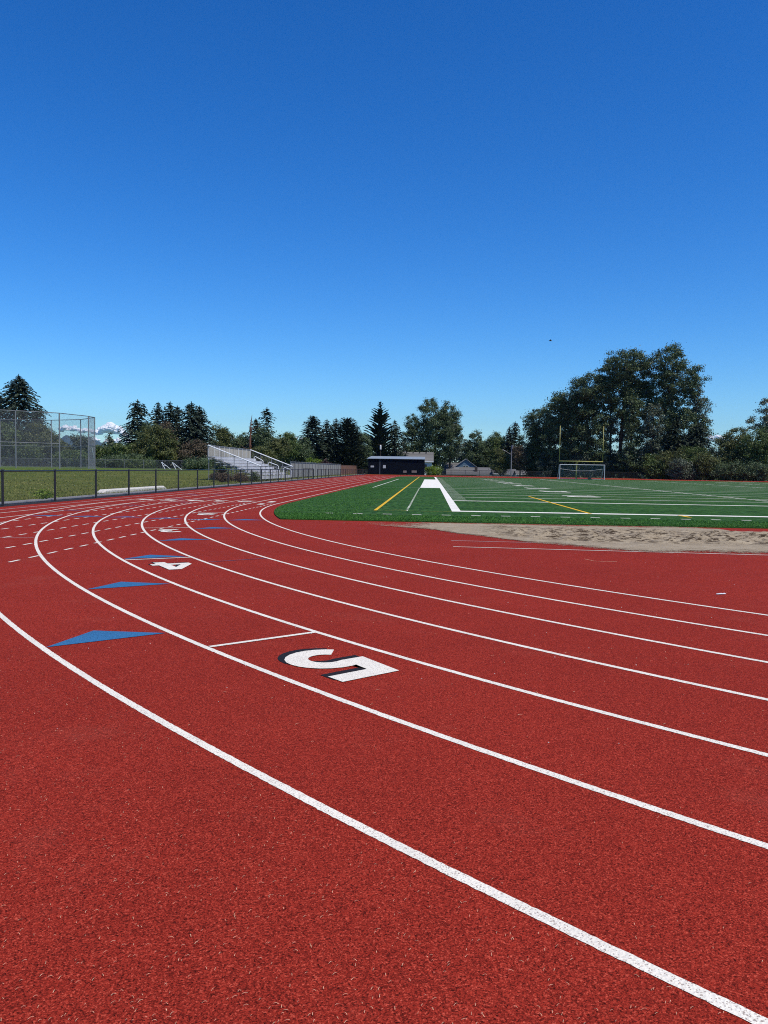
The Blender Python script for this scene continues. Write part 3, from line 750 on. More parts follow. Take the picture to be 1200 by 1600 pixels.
# ------------------------------------------------------------------ goals
def goal_post():
    gx = SX + .3 + 24.3; gy = FAR_E + .1
    root = empty('goal_post', (gx, gy, 0)); props(root, 'yellow football goal post with two tall uprights at the far end of the field', 'goal post')
    b = MB(); b.tube([(-.45, 1.6, -.1), (-.45, 1.6, 2.2), (-.44, 1.5, 2.65), (-.4, 1.1, 2.95), (-.3, .4, 3.05), (-.25, .05, 3.05)], .12, 10); b.build('gooseneck_post', M['yellow'], root, True)
    b = MB(); b.tube([(-3.66, 0, 3.05), (3.66, 0, 3.05)], .085, 10); b.build('crossbar', M['yellow'], root, True)
    for s in (-1, 1):
        b = MB(); b.tube([(s*3.61, 0, 3.16), (s*3.61, 0, 9.0)], .055, 8); b.build('upright', M['yellow'], root, True)
goal_post()
def soccer_goal():
    root = empty('soccer_goal', (SX+.3+24.35, FAR_E-.9, .03)); props(root, 'white soccer goal with net standing under the yellow goal post', 'goal')
    for s in (-1, 1):
        b = MB(); b.tube([(s*3.7, 0, 0), (s*3.7, 0, 2.44)], .06, 8); b.build('post', M['dullwhite'], root)
        b = MB(); b.tube([(s*3.7, 0, 2.4), (s*3.7, .8, 2.3), (s*3.7, 2.2, .05)], .035, 6); b.tube([(s*3.7, 0, .05), (s*3.7, 2.2, .05)], .035, 6); b.build('side_frame', M['dullwhite'], root)
        chain_panel('side_net', [(s*3.69, .05, 0), (s*3.69, .9, 0)], .05, 2.3, M['net'], root)
    b = MB(); b.tube([(-3.76, 0, 2.44), (3.76, 0, 2.44)], .06, 8); b.build('crossbar', M['dullwhite'], root)
    b = MB(); b.tube([(-3.7, 2.2, .05), (3.7, 2.2, .05)], .035, 6); b.build('back_bar', M['dullwhite'], root)
    me = bpy.data.meshes.new('net'); V = []; F = []; UV = []
    for k in range(9):
        t = k/8; y = .85 + 1.35*t; 
        for i in range(13):
            x = -3.7 + 7.4*i/12; z = 2.28*(1-t)+.06 - .28*math.sin(PI*i/12)*math.sin(PI*t)
            V.append((x, y - .1*math.sin(PI*t), z)); UV.append((x, 2.6*t))
    F = [(k*13+i, k*13+i+1, (k+1)*13+i+1, (k+1)*13+i) for k in range(8) for i in range(12)]
    me.from_pydata(V, [], F); uvl = me.uv_layers.new(name='UVMap')
    for lp in me.loops: uvl.data[lp.index].uv = UV[lp.vertex_index]
    link('net', me, M['net'], root)
    b = MB(); b.tube([(-3.5+7*i/14, 1.05, 1.75-.32*math.sin(PI*i/14)) for i in range(15)], .02, 5); b.build('net_rope', M['dullwhite'], root)
soccer_goal()
b = MB(); q = at(921, 747.5, FAR_E-1.6)
b.box(-.28, .28, -.18, .18, 0, .22); b.box(-.2, .2, -.12, .12, .22, .3)
o = b.build('sandbag', M['blacksteel']); o.location = (q.x, q.y, .03)
props(o, 'small dark sandbag on the turf before the soccer goal', 'sandbag')

# ------------------------------------------------------------------ shed
def shed():
    Y0 = 178.0; xa = at(575, 741, Y0).x; xb = at(663, 741, Y0).x; W = xb-xa; D = 6.0
    root = empty('shed', (xa, Y0, 0)); props(root, 'long navy black metal shed with a pale sloping roof beside the far straight', 'shed')
    navy = mat_boards('navy_metal_cladding', (.0028, .0035, .008), (.0042, .0054, .012), .35, True, (.003, .004, .008), .05, .06)
    b = MB(); h0, h1 = 3.45, 4.0
    b.add([(0, 0, 0), (W, 0, 0), (W, D, 0), (0, D, 0), (0, 0, h0), (W, 0, h0), (W, D, h1), (0, D, h1)], [(0, 3, 2, 1), (4, 5, 6, 7), (0, 1, 5, 4), (1, 2, 6, 5), (2, 3, 7, 6), (3, 0, 4, 7)])
    b.build('wall', navy, root)
    b = MB(); b.add([(-.25, -.3, h0+.03), (W+.1, -.3, h0+.03), (W+.1, D+.2, h1+.08), (.3, D+.2, h1+.08), (-.25, -.3, h0+.12), (W+.1, -.3, h0+.12), (W+.1, D+.2, h1+.17), (.3, D+.2, h1+.17)],
                    [(0, 3, 2, 1), (4, 5, 6, 7), (0, 1, 5, 4), (1, 2, 6, 5), (2, 3, 7, 6), (3, 0, 4, 7)])
    b.build('roof', plain('pale_metal_roof', (.34, .40, .45), .4, .4, .2, var=.1), root)
    b = MB(); b.box(W*.205, W*.215, -.04, -.003, 0, h0-.05); b.build('downpipe', plain('grey_pipe', (.11, .12, .15), .5, .3), root)
    dm = plain('dark_door', (.0035, .0042, .009), .6, .06)
    b = MB(); b.box(W*.36, W*.60, -.05, -.003, .05, 2.9); b.build('roller_door', dm, root)
    for (u0, u1, z0, z1) in ((.045, .105, 1.55, 1.95), (.265, .315, 1.4, 2.1)):
        b = MB(); b.box(W*u0, W*u1, -.035, -.004, z0, z1); b.build('notice', plain('notice', (.42, .42, .44), .6, .2) if 'notice' not in bpy.data.materials else bpy.data.materials['notice'], root)
    for (u0, u1, z0, z1) in ((.625, .685, .45, .95), (.775, .865, .5, 1.0)):
        b = MB(); b.box(W*u0, W*u1, -.035, -.004, z0, z1); b.build('vent', plain('vent', (.20, .15, .14), .6, .2, var=.4, vscale=9) if 'vent' not in bpy.data.materials else bpy.data.materials['vent'], root)
    return xb
shed()

# ------------------------------------------------------------------ houses beyond the track
shingle = mat_boards('grey_shingles', (.10, .10, .106), (.165, .165, .17), .32, False, (.09, .09, .09), .15)
shingle2 = mat_boards('pale_grey_shingles', (.12, .118, .115), (.18, .177, .172), .32, False, (.2, .2, .2), .12)
bluesiding = mat_boards('blue_siding', (.085, .14, .20), (.11, .175, .245), .22, False, (.05, .09, .13), .1)
whitewall = plain('white_siding', (.55, .57, .60), .6, .3, var=.06)
darkglass = plain('dark_window_glass', (.012, .015, .02), .1, .6, var=.1)
def gable_roof(b, x0, x1, y0, y1, ze, zr, axis, ov=.4, t=.16):
    """solid gable roof; ridge along axis"""
    if axis == 'x':
        ym = (y0+y1)/2; pr = [(y0-ov, ze), (ym, zr), (y1+ov, ze), (y1+ov, ze+t), (ym, zr+t), (y0-ov, ze+t)]
        v = [(x, p, z) for x in (x0-ov, x1+ov) for p, z in pr]
    else:
        xm = (x0+x1)/2; pr = [(x0-ov, ze), (xm, zr), (x1+ov, ze), (x1+ov, ze+t), (xm, zr+t), (x0-ov, ze+t)]
        v = [(p, y, z) for y in (y1+ov, y0-ov) for p, z in pr]
    f = [(i, (i+1) % 6, 6+(i+1) % 6, 6+i) for i in range(6)] + [(0, 5, 4, 1), (1, 4, 3, 2), (6, 7, 10, 11), (7, 8, 9, 10)]
    b.add(v, f)
def fixn(o):
    bm = bmesh.new(); bm.from_mesh(o.data); bmesh.ops.recalc_face_normals(bm, faces=bm.faces[:]); bm.to_mesh(o.data); bm.free(); return o
def grey_house():
    Y0 = 203; a = at(604, 722, Y0); c = at(677.5, 722, Y0); z0 = ground_z(-5, Y0)-.3
    root = empty('house', (a.x, Y0, z0)); W = c.x-a.x-.4; D = 9.0
    props(root, 'white house with a broad light grey roof rising behind the navy shed', 'house')
    ze = 3.2-z0; zr = 5.7-z0-.16
    b = MB(); b.add([(0, 0, 0), (W, 0, 0), (W, D, 0), (0, D, 0), (0, 0, ze), (W, 0, ze), (W, D, ze), (0, D, ze), (0, D/2, zr-.3), (W, D/2, zr-.3)],
                    [(0, 3, 2, 1), (0, 1, 5, 4), (2, 3, 7, 6), (1, 2, 6, 9, 5), (3, 0, 4, 8, 7)]); fixn(b.build('wall', whitewall, root))
    b = MB(); gable_roof(b, 0, W, 0, D, ze-.02, zr, 'x'); r = fixn(b.build('roof', shingle2, root))
    for k in range(6):
        b = MB(); x = W*(.14+.145*k); b.box(x-.16, x+.16, D/2-.75, D/2-.45, zr-.3, zr+.12); b.build('roof_vent', M['blacksteel'], r)
    b = MB(); b.tube([(W*.39, D/2, zr), (W*.39, D/2, zr+.45)], .06, 6); b.build('vent_pipe', M['whitesteel'], r)
    wn = MB(); wn.box(W-2.0, W-1.2, -.05, -.003, ze-1.7, ze-.6); f = wn.build('window', whitewall, root)
    b = MB(); b.box(W-1.93, W-1.27, -.07, -.052, ze-1.63, ze-.67); b.build('pane', darkglass, f)
    b = MB(); b.box(-.4, W+.4, -.46, -.41, ze-.1, ze+.12); b.build('gutter', M['whitesteel'], root)
grey_house()
def blue_house():
    Y0 = 214; a = at(693, 723, Y0); g0 = at(710, 730, Y0); g1 = at(746, 730, Y0); e = at(781, 731, Y0); z0 = -3.2
    root = empty('house', (a.x, Y0, z0)); props(root, 'grey-roofed house with a blue front gable beyond the far fence', 'house')
    W = e.x-a.x; x0 = g0.x-a.x; x1 = g1.x-a.x; ze = g0.z-z0; zt = at(727, 716.5, Y0).z-z0-.16
    b = MB(); b.box(0, W, 1.2, 8, 0, 3.5); b.build('wall', plain('grey_blue_wall', (.16, .19, .22), .6, .3), root)
    zr = a.z-z0
    b = MB(); gable_roof(b, 0, x0+1.2, 1.2, 8, 3.4, zr-.1, 'x', .35); fixn(b.build('roof', shingle, root))
    pz0 = at(740, 741, Y0-5).z - z0; pz1 = at(740, 730, Y0).z - z0; pe = at(782, 735, Y0-2).x - a.x; pw = at(697, 735, Y0-2).x - a.x
    b = MB(); b.add([(pw, -5, pz0-.15), (pe, -5, pz0-.15), (pe, -.01, pz1-.15), (pw, -.01, pz1-.15), (pw, -5, pz0), (pe, -5, pz0), (pe, -.01, pz1), (pw, -.01, pz1)],
                    [(0, 3, 2, 1), (4, 5, 6, 7), (0, 1, 5, 4), (1, 2, 6, 5), (2, 3, 7, 6), (3, 0, 4, 7)]); b.build('porch_roof', shingle, root)
    b = MB(); b.box(pw, pe, -5.06, -5.004, pz0-.2, pz0+.03); b.build('gutter', M['greysteel'], root)
    xm = (x0+x1)/2
    b = MB(); b.add([(x0+.25, 0, 0), (x1-.25, 0, 0), (x1-.25, 7, 0), (x0+.25, 7, 0), (x0+.25, 0, ze), (x1-.25, 0, ze), (x1-.25, 7, ze), (x0+.25, 7, ze), (xm, 0, zt-.1), (xm, 7, zt-.1)],
                    [(0, 1, 5, 8, 4), (2, 3, 7, 9, 6), (1, 2, 6, 5), (3, 0, 4, 7)]); gw = fixn(b.build('gable_wall', bluesiding, root))
    b = MB(); gable_roof(b, x0+.25, x1-.25, 0, 7, ze-.12, zt, 'y', .35, .13); fixn(b.build('gable_roof', plain('grey_fascia', (.24, .25, .27), .6, .3), root))
    for u in (-.42, .32):
        wn = MB(); wn.box(xm+u-.33, xm+u+.33, -.05, -.003, ze-.15, ze+.45); f = wn.build('window', whitewall, root)
        b = MB(); b.box(xm+u-.27, xm+u+.27, -.07, -.052, ze-.09, ze+.39); b.build('pane', darkglass, f)
    b = MB(); b.box(x0-.1, x0+1.15, -.9, -.8, ze-.55, ze-.15); b.box(x0+.1, x0+.18, -.82, -.02, ze-.45, ze-.35); b.build('awning', M['whitesteel'], root)
    b = MB(); b.box(xm+2.2, xm+2.9, -3.2, -2.5, pz0-.3, pz1+.1); b.build('chimney', plain('dark_brick', (.05, .04, .04), .8, .2), root)
blue_house()
def low_house(name_lab, px0, px1, pyt, pye, Y0, m):
    a = at(px0, pye, Y0); c = at(px1, pye, Y0); z0 = -3.2; root = empty('house', (a.x, Y0, z0)); props(root, name_lab, 'house')
    W = c.x-a.x; ze = a.z-z0; zr = at((px0+px1)/2, pyt, Y0+3).z-z0
    b = MB(); b.box(.3, W-.3, .3, 6, 0, max(.6, ze)); b.build('wall', whitewall, root)
    b = MB(); gable_roof(b, .3, W-.3, .3, 6, ze-.05, zr-.15, 'x', .3); fixn(b.build('roof', m, root))
    b = MB(); b.box(.0, W, -.06, -.002, ze-.14, ze+.04); b.build('gutter', M['whitesteel'], root)
low_house('low grey roof right of the blue-gabled house, cut by the lamp pole', 770, 808, 733, 740, 206, shingle)
low_house('last low grey roof, half hidden left of the goal posts', 806, 838, 735.5, 741, 200, shingle2)

# ------------------------------------------------------------------ poles
q = at(798.5, 741, 178.5)
root = empty('street_lamp', (q.x, q.y, -.05)); props(root, 'grey lamp pole with one arm reaching left, before the brown bare tree', 'street lamp')
b = MB(); b.tube([(0, 0, 0), (0, 0, 3.5), (0, 0, 7.0)], [.13, .11, .08], 8); b.build('pole', M['greysteel'], root)
b = MB(); b.tube([(0, 0, 4.9), (-.6, 0, 5.2), (-1.5, 0, 5.75)], .05, 6); b.build('arm', M['greysteel'], root)
b = MB(); b.add([(-2.0, -.14, 5.95), (-1.35, -.14, 5.62), (-1.35, .14, 5.62), (-2.0, .14, 5.95), (-1.95, -.1, 6.03), (-1.35, -.1, 5.76), (-1.35, .1, 5.76), (-1.95, .1, 6.03)], [(0, 3, 2, 1), (4, 5, 6, 7), (0, 1, 5, 4), (1, 2, 6, 5), (2, 3, 7, 6), (3, 0, 4, 7)]); b.build('lamp_head', M['greysteel'], root)
b = MB(); b.tube([(.18, -.1, 6.2), (.18, -.1, 6.95)], .16, 8); b.build('transformer', M['greysteel'], root)
q = at(594.5, 714, 190)
root = empty('utility_pole', (q.x, q.y, ground_z(q.x, 190))); props(root, 'slim utility pole with a white can, in front of the large spruce behind the shed', 'utility pole')
H_ = at(594.5, 694, 190).z - ground_z(q.x, 190)
b = MB(); b.tube([(0, 0, 0), (0, 0, H_)], [.13, .09], 8); b.build('pole', M['bark'], root)
b = MB(); b.tube([(.0, -.22, H_-1.25), (.0, -.22, H_-.35)], [.2, .2], 8); b.tube([(.0, -.22, H_-.35), (.0, -.22, H_-.2)], [.2, .05], 8); b.build('transformer', M['whitesteel'], root)
b = MB(); b.obox((-.7, 0, H_-.15), (.7, 0, H_-.15), .09, .11); b.build('crossarm', M['bark'], root)
# snag
q = at(391, 714, 150); root = empty('dead_tree', (q.x, 150, ground_z(q.x, 150))); H_ = at(393, 648, 150).z - ground_z(q.x, 150)
props(root, 'bare reddish dead trunk standing above the bleachers', 'tree')
b = MB(); b.tube([(0, 0, 0), (-.05, 0, H_*.5), (.12, 0, H_*.85), (.3, 0, H_)], [.30, .20, .10, .03], 8); b.build('trunk', M['barkred'], root)
b = MB()
for k in range(22):
    z = H_*rnd.uniform(.35, .92); a = rnd.uniform(0, 2*PI); l = rnd.uniform(.5, 1.9)*(1.2-z/H_); l = l*2.2 if k < 3 else l
    b.tube([(.0, 0, z), (l*.5*math.cos(a), l*.5*math.sin(a), z+.15*l), (l*math.cos(a), l*math.sin(a), z+.5*l)], [.05, .03, .01], 5)
b.build('branches', M['barkred'], root)

# ------------------------------------------------------------------ vegetation
def unit(v): return v/np.maximum(1e-6, np.linalg.norm(v, axis=-1, keepdims=True))
def leaf_quads(C, L, W, out=None, bias=.5):
    N = len(C); n = nr.normal(size=(N, 3))
    n = unit(n) + (bias*out if out is not None else 0); n[:, 2] += .25; n = unit(n)
    t = unit(np.cross(n, nr.normal(size=(N, 3)))); s = np.cross(n, t)
    L = (L*nr.uniform(.65, 1.3, N))[:, None]; W = (W*nr.uniform(.65, 1.3, N))[:, None]
    return np.stack([C-t*L/2, C+s*W/2+t*L*.08, C+t*L/2, C-s*W/2+t*L*.08], 1)
def decid(name, loc, H, lobes, leaf, label, cat='tree', group=None, dens=1.0, ls=.42, clump=.75, gap=.0, trunk=True, tr=None, bark=None, bare=0.0):
    root = empty(name, loc, rnd.uniform(-.3, .3)); props(root, label, cat, group)
    lob = np.array(lobes, float)                          # cx, cy, cz, rx, ry, rz
    area = (lob[:, 3]*lob[:, 5] + lob[:, 3]*lob[:, 4] + lob[:, 4]*lob[:, 5])
    ncl = int(max(14, area.sum()/(clump*clump)*1.55*dens))
    idx = nr.choice(len(lob), ncl, p=area/area.sum())
    d = unit(nr.normal(size=(ncl, 3))); r = .42+.58*nr.random(ncl)**.55
    P = lob[idx, :3] + d*lob[idx, 3:]*r[:, None]*nr.uniform(.86, 1.10, (ncl, 1))
    off = rnd.uniform(0, 50)
    keep = np.array([mnoise.noise((p[0]*.32+off, p[1]*.32, p[2]*.32)) > gap-.55 for p in P]) & (P[:, 2] > .15)
    P = P[keep]; d = d[keep]
    ls *= .74; per = int(42*(clump/.75)**2*(.42/ls)**1.75*(1-bare))
    cs = clump*nr.uniform(.6, 1.35, len(P))
    O = nr.normal(size=(len(P)*per, 3))*np.repeat(cs, per)[:, None]*np.array([.50, .50, .34])
    C = np.repeat(P, per, 0) + O
    C[:, 2] = np.maximum(C[:, 2], .05)
    out = unit(.6*np.repeat(unit(d + np.array([0, 0, .35])), per, 0) + 1.1*unit(O*np.array([1, 1, 1.5])))
    np_quads('crown', leaf_quads(C, ls, ls*.62, out, .95), leaf, root)
    tr = tr or max(.07, H*.016)
    top = float((lob[:, 2]+lob[:, 5]*.5).max())
    b = MB(); bm_ = bark or M['bark']
    if trunk:
        cx_ = float(np.average(lob[:, 0], weights=area))
        pts = [(0, 0, -.15), (rnd.gauss(0, .1), 0, top*.3), (cx_*.5+rnd.gauss(0, .2), rnd.gauss(0, .2), top*.62), (cx_, 0, top*.92)]
        b.tube(pts, [tr*1.25, tr, tr*.7, tr*.25], 8); b.build('trunk', bm_, root, True)
        b = MB(); k = min(len(P), 12 if H > 8 else 7)
        for j in nr.choice(len(P), k, replace=False):
            p = Vector(P[j]); zb = max(.2*top, min(top*.85, p.z-.45*math.hypot(p.x, p.y)-.6)); f = zb/(top*.92)
            s0 = Vector((cx_*f*f, 0, zb)); m_ = (s0+p)/2 + Vector((0, 0, -.08*(p-s0).length))
            b.tube([s0, m_, p], [tr*.42, tr*.26, tr*.07], 5)
        b.build('limbs', bm_, root)
    else:
        for j in range(5):
            a = j*1.26; w_ = lob[0, 3]*.35
            b.tube([(.1*math.cos(a), .1*math.sin(a), -.05), (w_*math.cos(a), w_*math.sin(a), lob[0, 2]*1.1)], [tr, tr*.4], 5)
        b.build('stems', bm_, root)
    return root
def conifer(name, loc, H, rb, leaf, label, group=None, up=.05, droop=.30, p=.54, step=.37, nb=10, z0=.05, ragged=.25, sl=.80, cat='tree', fine=1.0, side=(.5, .95)):
    root = empty(name, loc, rnd.uniform(0, 6)); props(root, label, cat, group)
    C = []; T = []; Sg = []; z = H*z0; ph = 0
    while z < H*.985:
        t = z/H; r = rb*min(1.0, (1-t)/.93)**p*(1 if t > .16 else .72+.28*t/.16)
        r *= 1+ragged*mnoise.noise((z*.55, ph*.1, loc[0]))*1.4
        n = max(4, int(nb*(.6+.5*min(1, r/2.5)))); ph += 1.1
        for k in range(n):
            a = ph + 2*PI*k/n + rnd.gauss(0, .22); l = max(.22, r*rnd.uniform(1-ragged*1.0, 1+ragged*.5))
            ns = max(2, int(l/(.42/fine))); upk = up + .55*max(0, t-.72)
            for s in np.linspace(.22, 1, ns):
                zz = z + l*(upk*s - droop*s*s) + rnd.gauss(0, .05)
                dz = upk - 2*droop*s
                for sd_ in (-1, 0, 1):
                    aa = a + sd_*rnd.uniform(*side)
                    w_ = .16*l*(1-s)*sd_
                    C.append((math.cos(a)*l*s - math.sin(a)*w_, math.sin(a)*l*s + math.cos(a)*w_, zz))
                    T.append((math.cos(aa), math.sin(aa), dz*.9 + rnd.gauss(-.08, .16)))
                    Sg.append(sl*(1.12-.38*s)*rnd.uniform(.7, 1.25)*(1 if r > 1 else .72))
        z += step*rnd.uniform(.75, 1.25)*(1.0 if t < .75 else .72)
    for q in range(6):
        C.append((0, 0, H*(.95+.01*q))); T.append((rnd.gauss(0, .3), rnd.gauss(0, .3), 1)); Sg.append(.5)
    C = np.array(C); T = unit(np.array(T)); Sg = np.array(Sg)[:, None]
    side = unit(np.cross(T, np.array([0, 0, 1.0]) + nr.normal(size=T.shape)*.35))
    V = np.stack([C-T*Sg*.45, C+side*Sg*.23, C+T*Sg*.6, C-side*Sg*.23], 1)
    np_quads('crown', V, leaf, root)
    b = MB(); tr = max(.1, H*.014); b.tube([(0, 0, -.2), (0, 0, H*.5), (0, 0, H*.97)], [tr*1.2, tr*.7, .02], 8); b.build('trunk', M['bark'], root, True)
    return root
def spot(px, ytop, Y):
    q = at(px, ytop, Y); g_ = ground_z(q.x, q.y); return (q.x, q.y, g_), q.z-g_
def mpp(Y): return Y/FPX
GL, GR = 'trees along the left of the track', 'trees on the right beyond the track'
GM = 'trees behind the shed and bleachers'
def con(px, ytop, wpx, Y, leaf, label, group, name='conifer', **k):
    loc, H = spot(px, ytop, Y); return conifer(name, loc, H, wpx*mpp(Y)/2*1.5, LEAF[leaf], label, group, **k)
def dec(px, ytop, wpx, Y, leaf, label, group, lobes=None, name='leafy_tree', **k):
    """lobes: (dx px, centre y px, rx px, ry px) read off as sizes at the tree's own distance"""
    loc, H = spot(px, ytop, Y); s = mpp(Y); R = wpx*s/2
    if lobes is None:
        L = [(0, 0, H*.55, R*.92, R*.85, H*.40)]
        for j in range(6):
            a = rnd.uniform(0, 2*PI); z = rnd.uniform(.4, .88); rr = R*rnd.uniform(.38, .6)
            q = (1-abs(z-.5)*1.1); L.append((math.cos(a)*R*.6*q, math.sin(a)*R*.6*q, H*z, rr, rr, min(rr, H*(1.0-z)*.98+.1)))
    else:
        L = []
        for dx, yc, rx, ry in lobes:
            zc = at(px+dx, yc, Y).z - loc[2]; L.append((dx*s, rnd.uniform(-.25, .25)*R, zc, rx*s, rx*s*.95, ry*s))
    return decid(name, loc, H, L, LEAF[leaf], label, 'tree', group, **k)
def shrub(px, ytop, wpx, Y, leaf, label, group='bushes round the track', yb=None, name='bush', **k):
    loc, H = spot(px, ytop, Y); R = wpx*mpp(Y)/2; H = max(.6, H)
    L = [(0, 0, H*.42, R*.9, R*.8, H*.48)]
    for j in range(5):
        a = rnd.uniform(0, 2*PI); rr = R*rnd.uniform(.35, .55); L.append((math.cos(a)*R*.55, math.sin(a)*R*.5, H*rnd.uniform(.25, .68), rr, rr, H*.27))
    k.setdefault('ls', .3); k.setdefault('clump', max(.35, min(.8, R*.3)))
    return decid(name, loc, H, L, LEAF[leaf], label, 'bush', group, trunk=False, tr=.05, **k)

# --- far left, behind the backstop
con(-8, 606, 74, 158, 'spruce', 'dark conifer cut by the left edge of the photo behind the backstop', GL, ragged=.3, nb=8)
con(29, 586, 72, 154, 'spruce', 'tallest dark spruce on the left, topping the baseball backstop', GL, ragged=.38, nb=8, sl=.85)
con(58, 636, 52, 152, 'spruce', 'lower shoulder spruce right of the tallest one behind the backstop', GL, ragged=.35)
dec(8, 655, 46, 140, 'mid', 'light green tree behind the left part of the backstop mesh', GL, clump=.8)
dec(68, 662, 56, 142, 'olive', 'dull olive tree seen through the middle of the backstop', GL, clump=.8)
dec(48, 692, 40, 135, 'mid', 'low rounded olive-green tree inside the backstop view, nearest its left inner post', GL, clump=.7)
dec(92, 690, 36, 146, 'olive', 'low olive tree just left of the mountain gap', GL, clump=.7)
dec(128, 682, 40, 150, 'silver', 'grey-green tree under the mountain, behind the backstop corner', GL, clump=.7, dens=.8)
dec(112, 706, 60, 140, 'mid', 'spreading low green tree behind the right half of the backstop', GL, clump=.7)
# --- left of the bleachers
dec(172, 672, 34, 150, 'silver', 'pale slender young tree standing alone below the cloud', GL, [(0, 684, 5, 12), (-3, 698, 10, 14), (3, 706, 12, 14)], clump=.55, ls=.34, dens=.9)
dec(160, 697, 40, 146, 'mid', 'rounded green tree left of the slender young tree base', GL, clump=.75)
dec(193, 694, 42, 144, 'mid', 'rounded green tree right of the slender young tree base', GL, clump=.75)
con(215, 625, 62, 156, 'spruce', 'tall ragged spruce with the leftmost spire of the row left of the bleachers', GL, ragged=.42, nb=7, sl=.85)
con(247, 629, 38, 158, 'spruce', 'narrow dark spruce, second spire of the row left of the bleachers', GL, ragged=.36)
con(266, 627, 40, 157, 'spruce', 'dark spruce with a forked bare top, middle of the row left of the bleachers', GL, ragged=.42)
con(277, 634, 38, 160, 'spruce', 'blunt-topped spruce close behind the forked one', GL, ragged=.32)
con(299, 628, 50, 155, 'spruce', 'broad layered spruce, taller of the touching pair beside the bleachers', GL, ragged=.38, sl=.85, up=.1)
con(312, 635, 46, 158, 'spruce', 'slightly lower spruce of the touching pair beside the bleachers', GL, ragged=.34)
dec(232, 660, 40, 153, 'dark', 'dark leafy tree filling the gap between the first two spruce spires', GL, clump=.8)
dec(246, 668, 62, 145, 'olive', 'yellow-olive broad tree in front of the spruce row', GL, [(0, 690, 30, 26), (-18, 706, 22, 20), (16, 704, 20, 22), (-4, 680, 18, 12)], clump=.8)
dec(260, 654, 34, 148, 'brown', 'thin brownish tree showing between the middle spruces', GL, dens=.6, clump=.7, bare=.3)
dec(303, 690, 46, 146, 'brown', 'brown tangled tree at the foot of the spruce pair, left of the bleachers', GL, clump=.8, dens=.9)
dec(205, 712, 44, 140, 'dark', 'low dark tree at the foot of the ragged spruce', GL, clump=.7)
shrub(180, 712, 60, 133, 'dark', 'dark hedge-like bush under the slender young tree')
shrub(222, 716, 44, 133, 'mid', 'green bush beside the pale leaning A-frames')
shrub(312, 716, 52, 128, 'dark', 'dark bush on the far grass left of the bleachers')
# --- behind the bleachers
dec(344, 664, 34, 170, 'olive', 'leafy olive-green tree rising behind the left end of the bleachers', GM, clump=.8)
dec(361, 677, 30, 176, 'dark', 'dark round tree between the olive tree and the dead trunk', GM, clump=.8)
dec(380, 675, 26, 178, 'dark', 'small dark tree just left of the dead trunk', GM, clump=.8)
con(417, 637, 32, 172, 'spruce', 'slim sparse spruce with the highest tip right of the dead trunk', GM, ragged=.6, nb=5, sl=.9, up=.12)
con(400, 655, 34, 170, 'fir', 'broad fir hugging the dead trunk on its right', GM, ragged=.25)
dec(414, 668, 38, 168, 'dark', 'dark bushy tree at the foot of the slim spruce', GM, clump=.8)
dec(434, 684, 36, 160, 'olive', 'yellowish tree behind the bleacher stairs', GM, clump=.8)
dec(447, 676, 40, 172, 'mid', 'mid green round tree behind the far end of the bleachers', GM, clump=.8)
dec(468, 684, 40, 176, 'dark', 'dark round tree left of the four spires', GM, clump=.8)
dec(414, 700, 40, 150, 'olive', 'low yellow-green tree between the two white handrails', GM, clump=.7)
con(489, 649, 42, 185, 'spruce', 'spruce with a flat-layered top, first of the four spires left of the shed', GM, ragged=.42, sl=.9, droop=.14)
con(511, 655, 34, 188, 'spruce', 'narrow spruce, second of the four spires left of the shed', GM, ragged=.34)
con(525, 654, 32, 190, 'spruce', 'spruce with an open tip, third of the four spires left of the shed', GM, ragged=.4)
con(543, 655, 44, 188, 'fir', 'dense columnar cypress-like conifer left of the shed', GM, ragged=.12, p=.42, nb=9, up=.5, droop=.15)
con(552, 662, 34, 190, 'fir', 'shorter dense conifer leaning on the columnar one', GM, ragged=.15, p=.5, nb=8, up=.45, droop=.15)
dec(566, 672, 34, 192, 'dark', 'dark leafy tree in the dip left of the large upswept spruce', GM, clump=.8)
shrub(489, 711, 22, 168, 'bright', 'bright yellow-green bush topping the pale slatted fence', ls=.28)
shrub(507, 715, 20, 172, 'plum', 'dark plum-coloured bush beside the bright one', ls=.3)
con(594, 627, 72, 205, 'spruce', 'large spruce with upswept branches above the navy shed', GM, up=.80, droop=.2, ragged=.34, nb=7, sl=1.1, step=.8, p=1.0, side=(.2, .55), fine=1.5)
con(617, 656, 36, 204, 'fir', 'smaller dense fir at the right shoulder of the large upswept spruce', GM, ragged=.18, p=.6, nb=8)
dec(645, 648, 36, 212, 'dark', 'dark narrow tree forming the left flank of the tall round poplar', GM, [(0, 668, 14, 20), (-4, 690, 16, 20), (4, 705, 18, 20)], clump=.85, ls=.4)
dec(680, 621, 84, 214, 'dark', 'tall broad poplar with a double rounded crown behind the grey roof', GM, [(-6, 646, 24, 24), (18, 650, 20, 22), (6, 672, 34, 24), (-20, 680, 22, 26), (26, 690, 18, 24), (0, 705, 36, 22)], clump=.95, gap=.22, ls=.46)
dec(705, 655, 36, 213, 'silver', 'greyish leafy tree lightening the right side of the tall poplar', GM, [(0, 668, 14, 16), (6, 692, 16, 22)], clump=.85, ls=.4)
dec(742, 672, 36, 222, 'dark', 'dark pointed leafy tree above the blue gable', GM, [(0, 690, 12, 18), (-6, 708, 15, 18), (8, 710, 14, 18)], clump=.85)
dec(728, 682, 20, 224, 'silver', 'thin pale tree between the poplar and the pointed tree', GM, dens=.5, clump=.7)
dec(777, 672, 40, 226, 'mid', 'green round tree behind the lamp pole arm', GM, clump=.9)
dec(760, 680, 34, 226, 'dark', 'dark tree between the pointed tree and the green round one', GM, clump=.9)
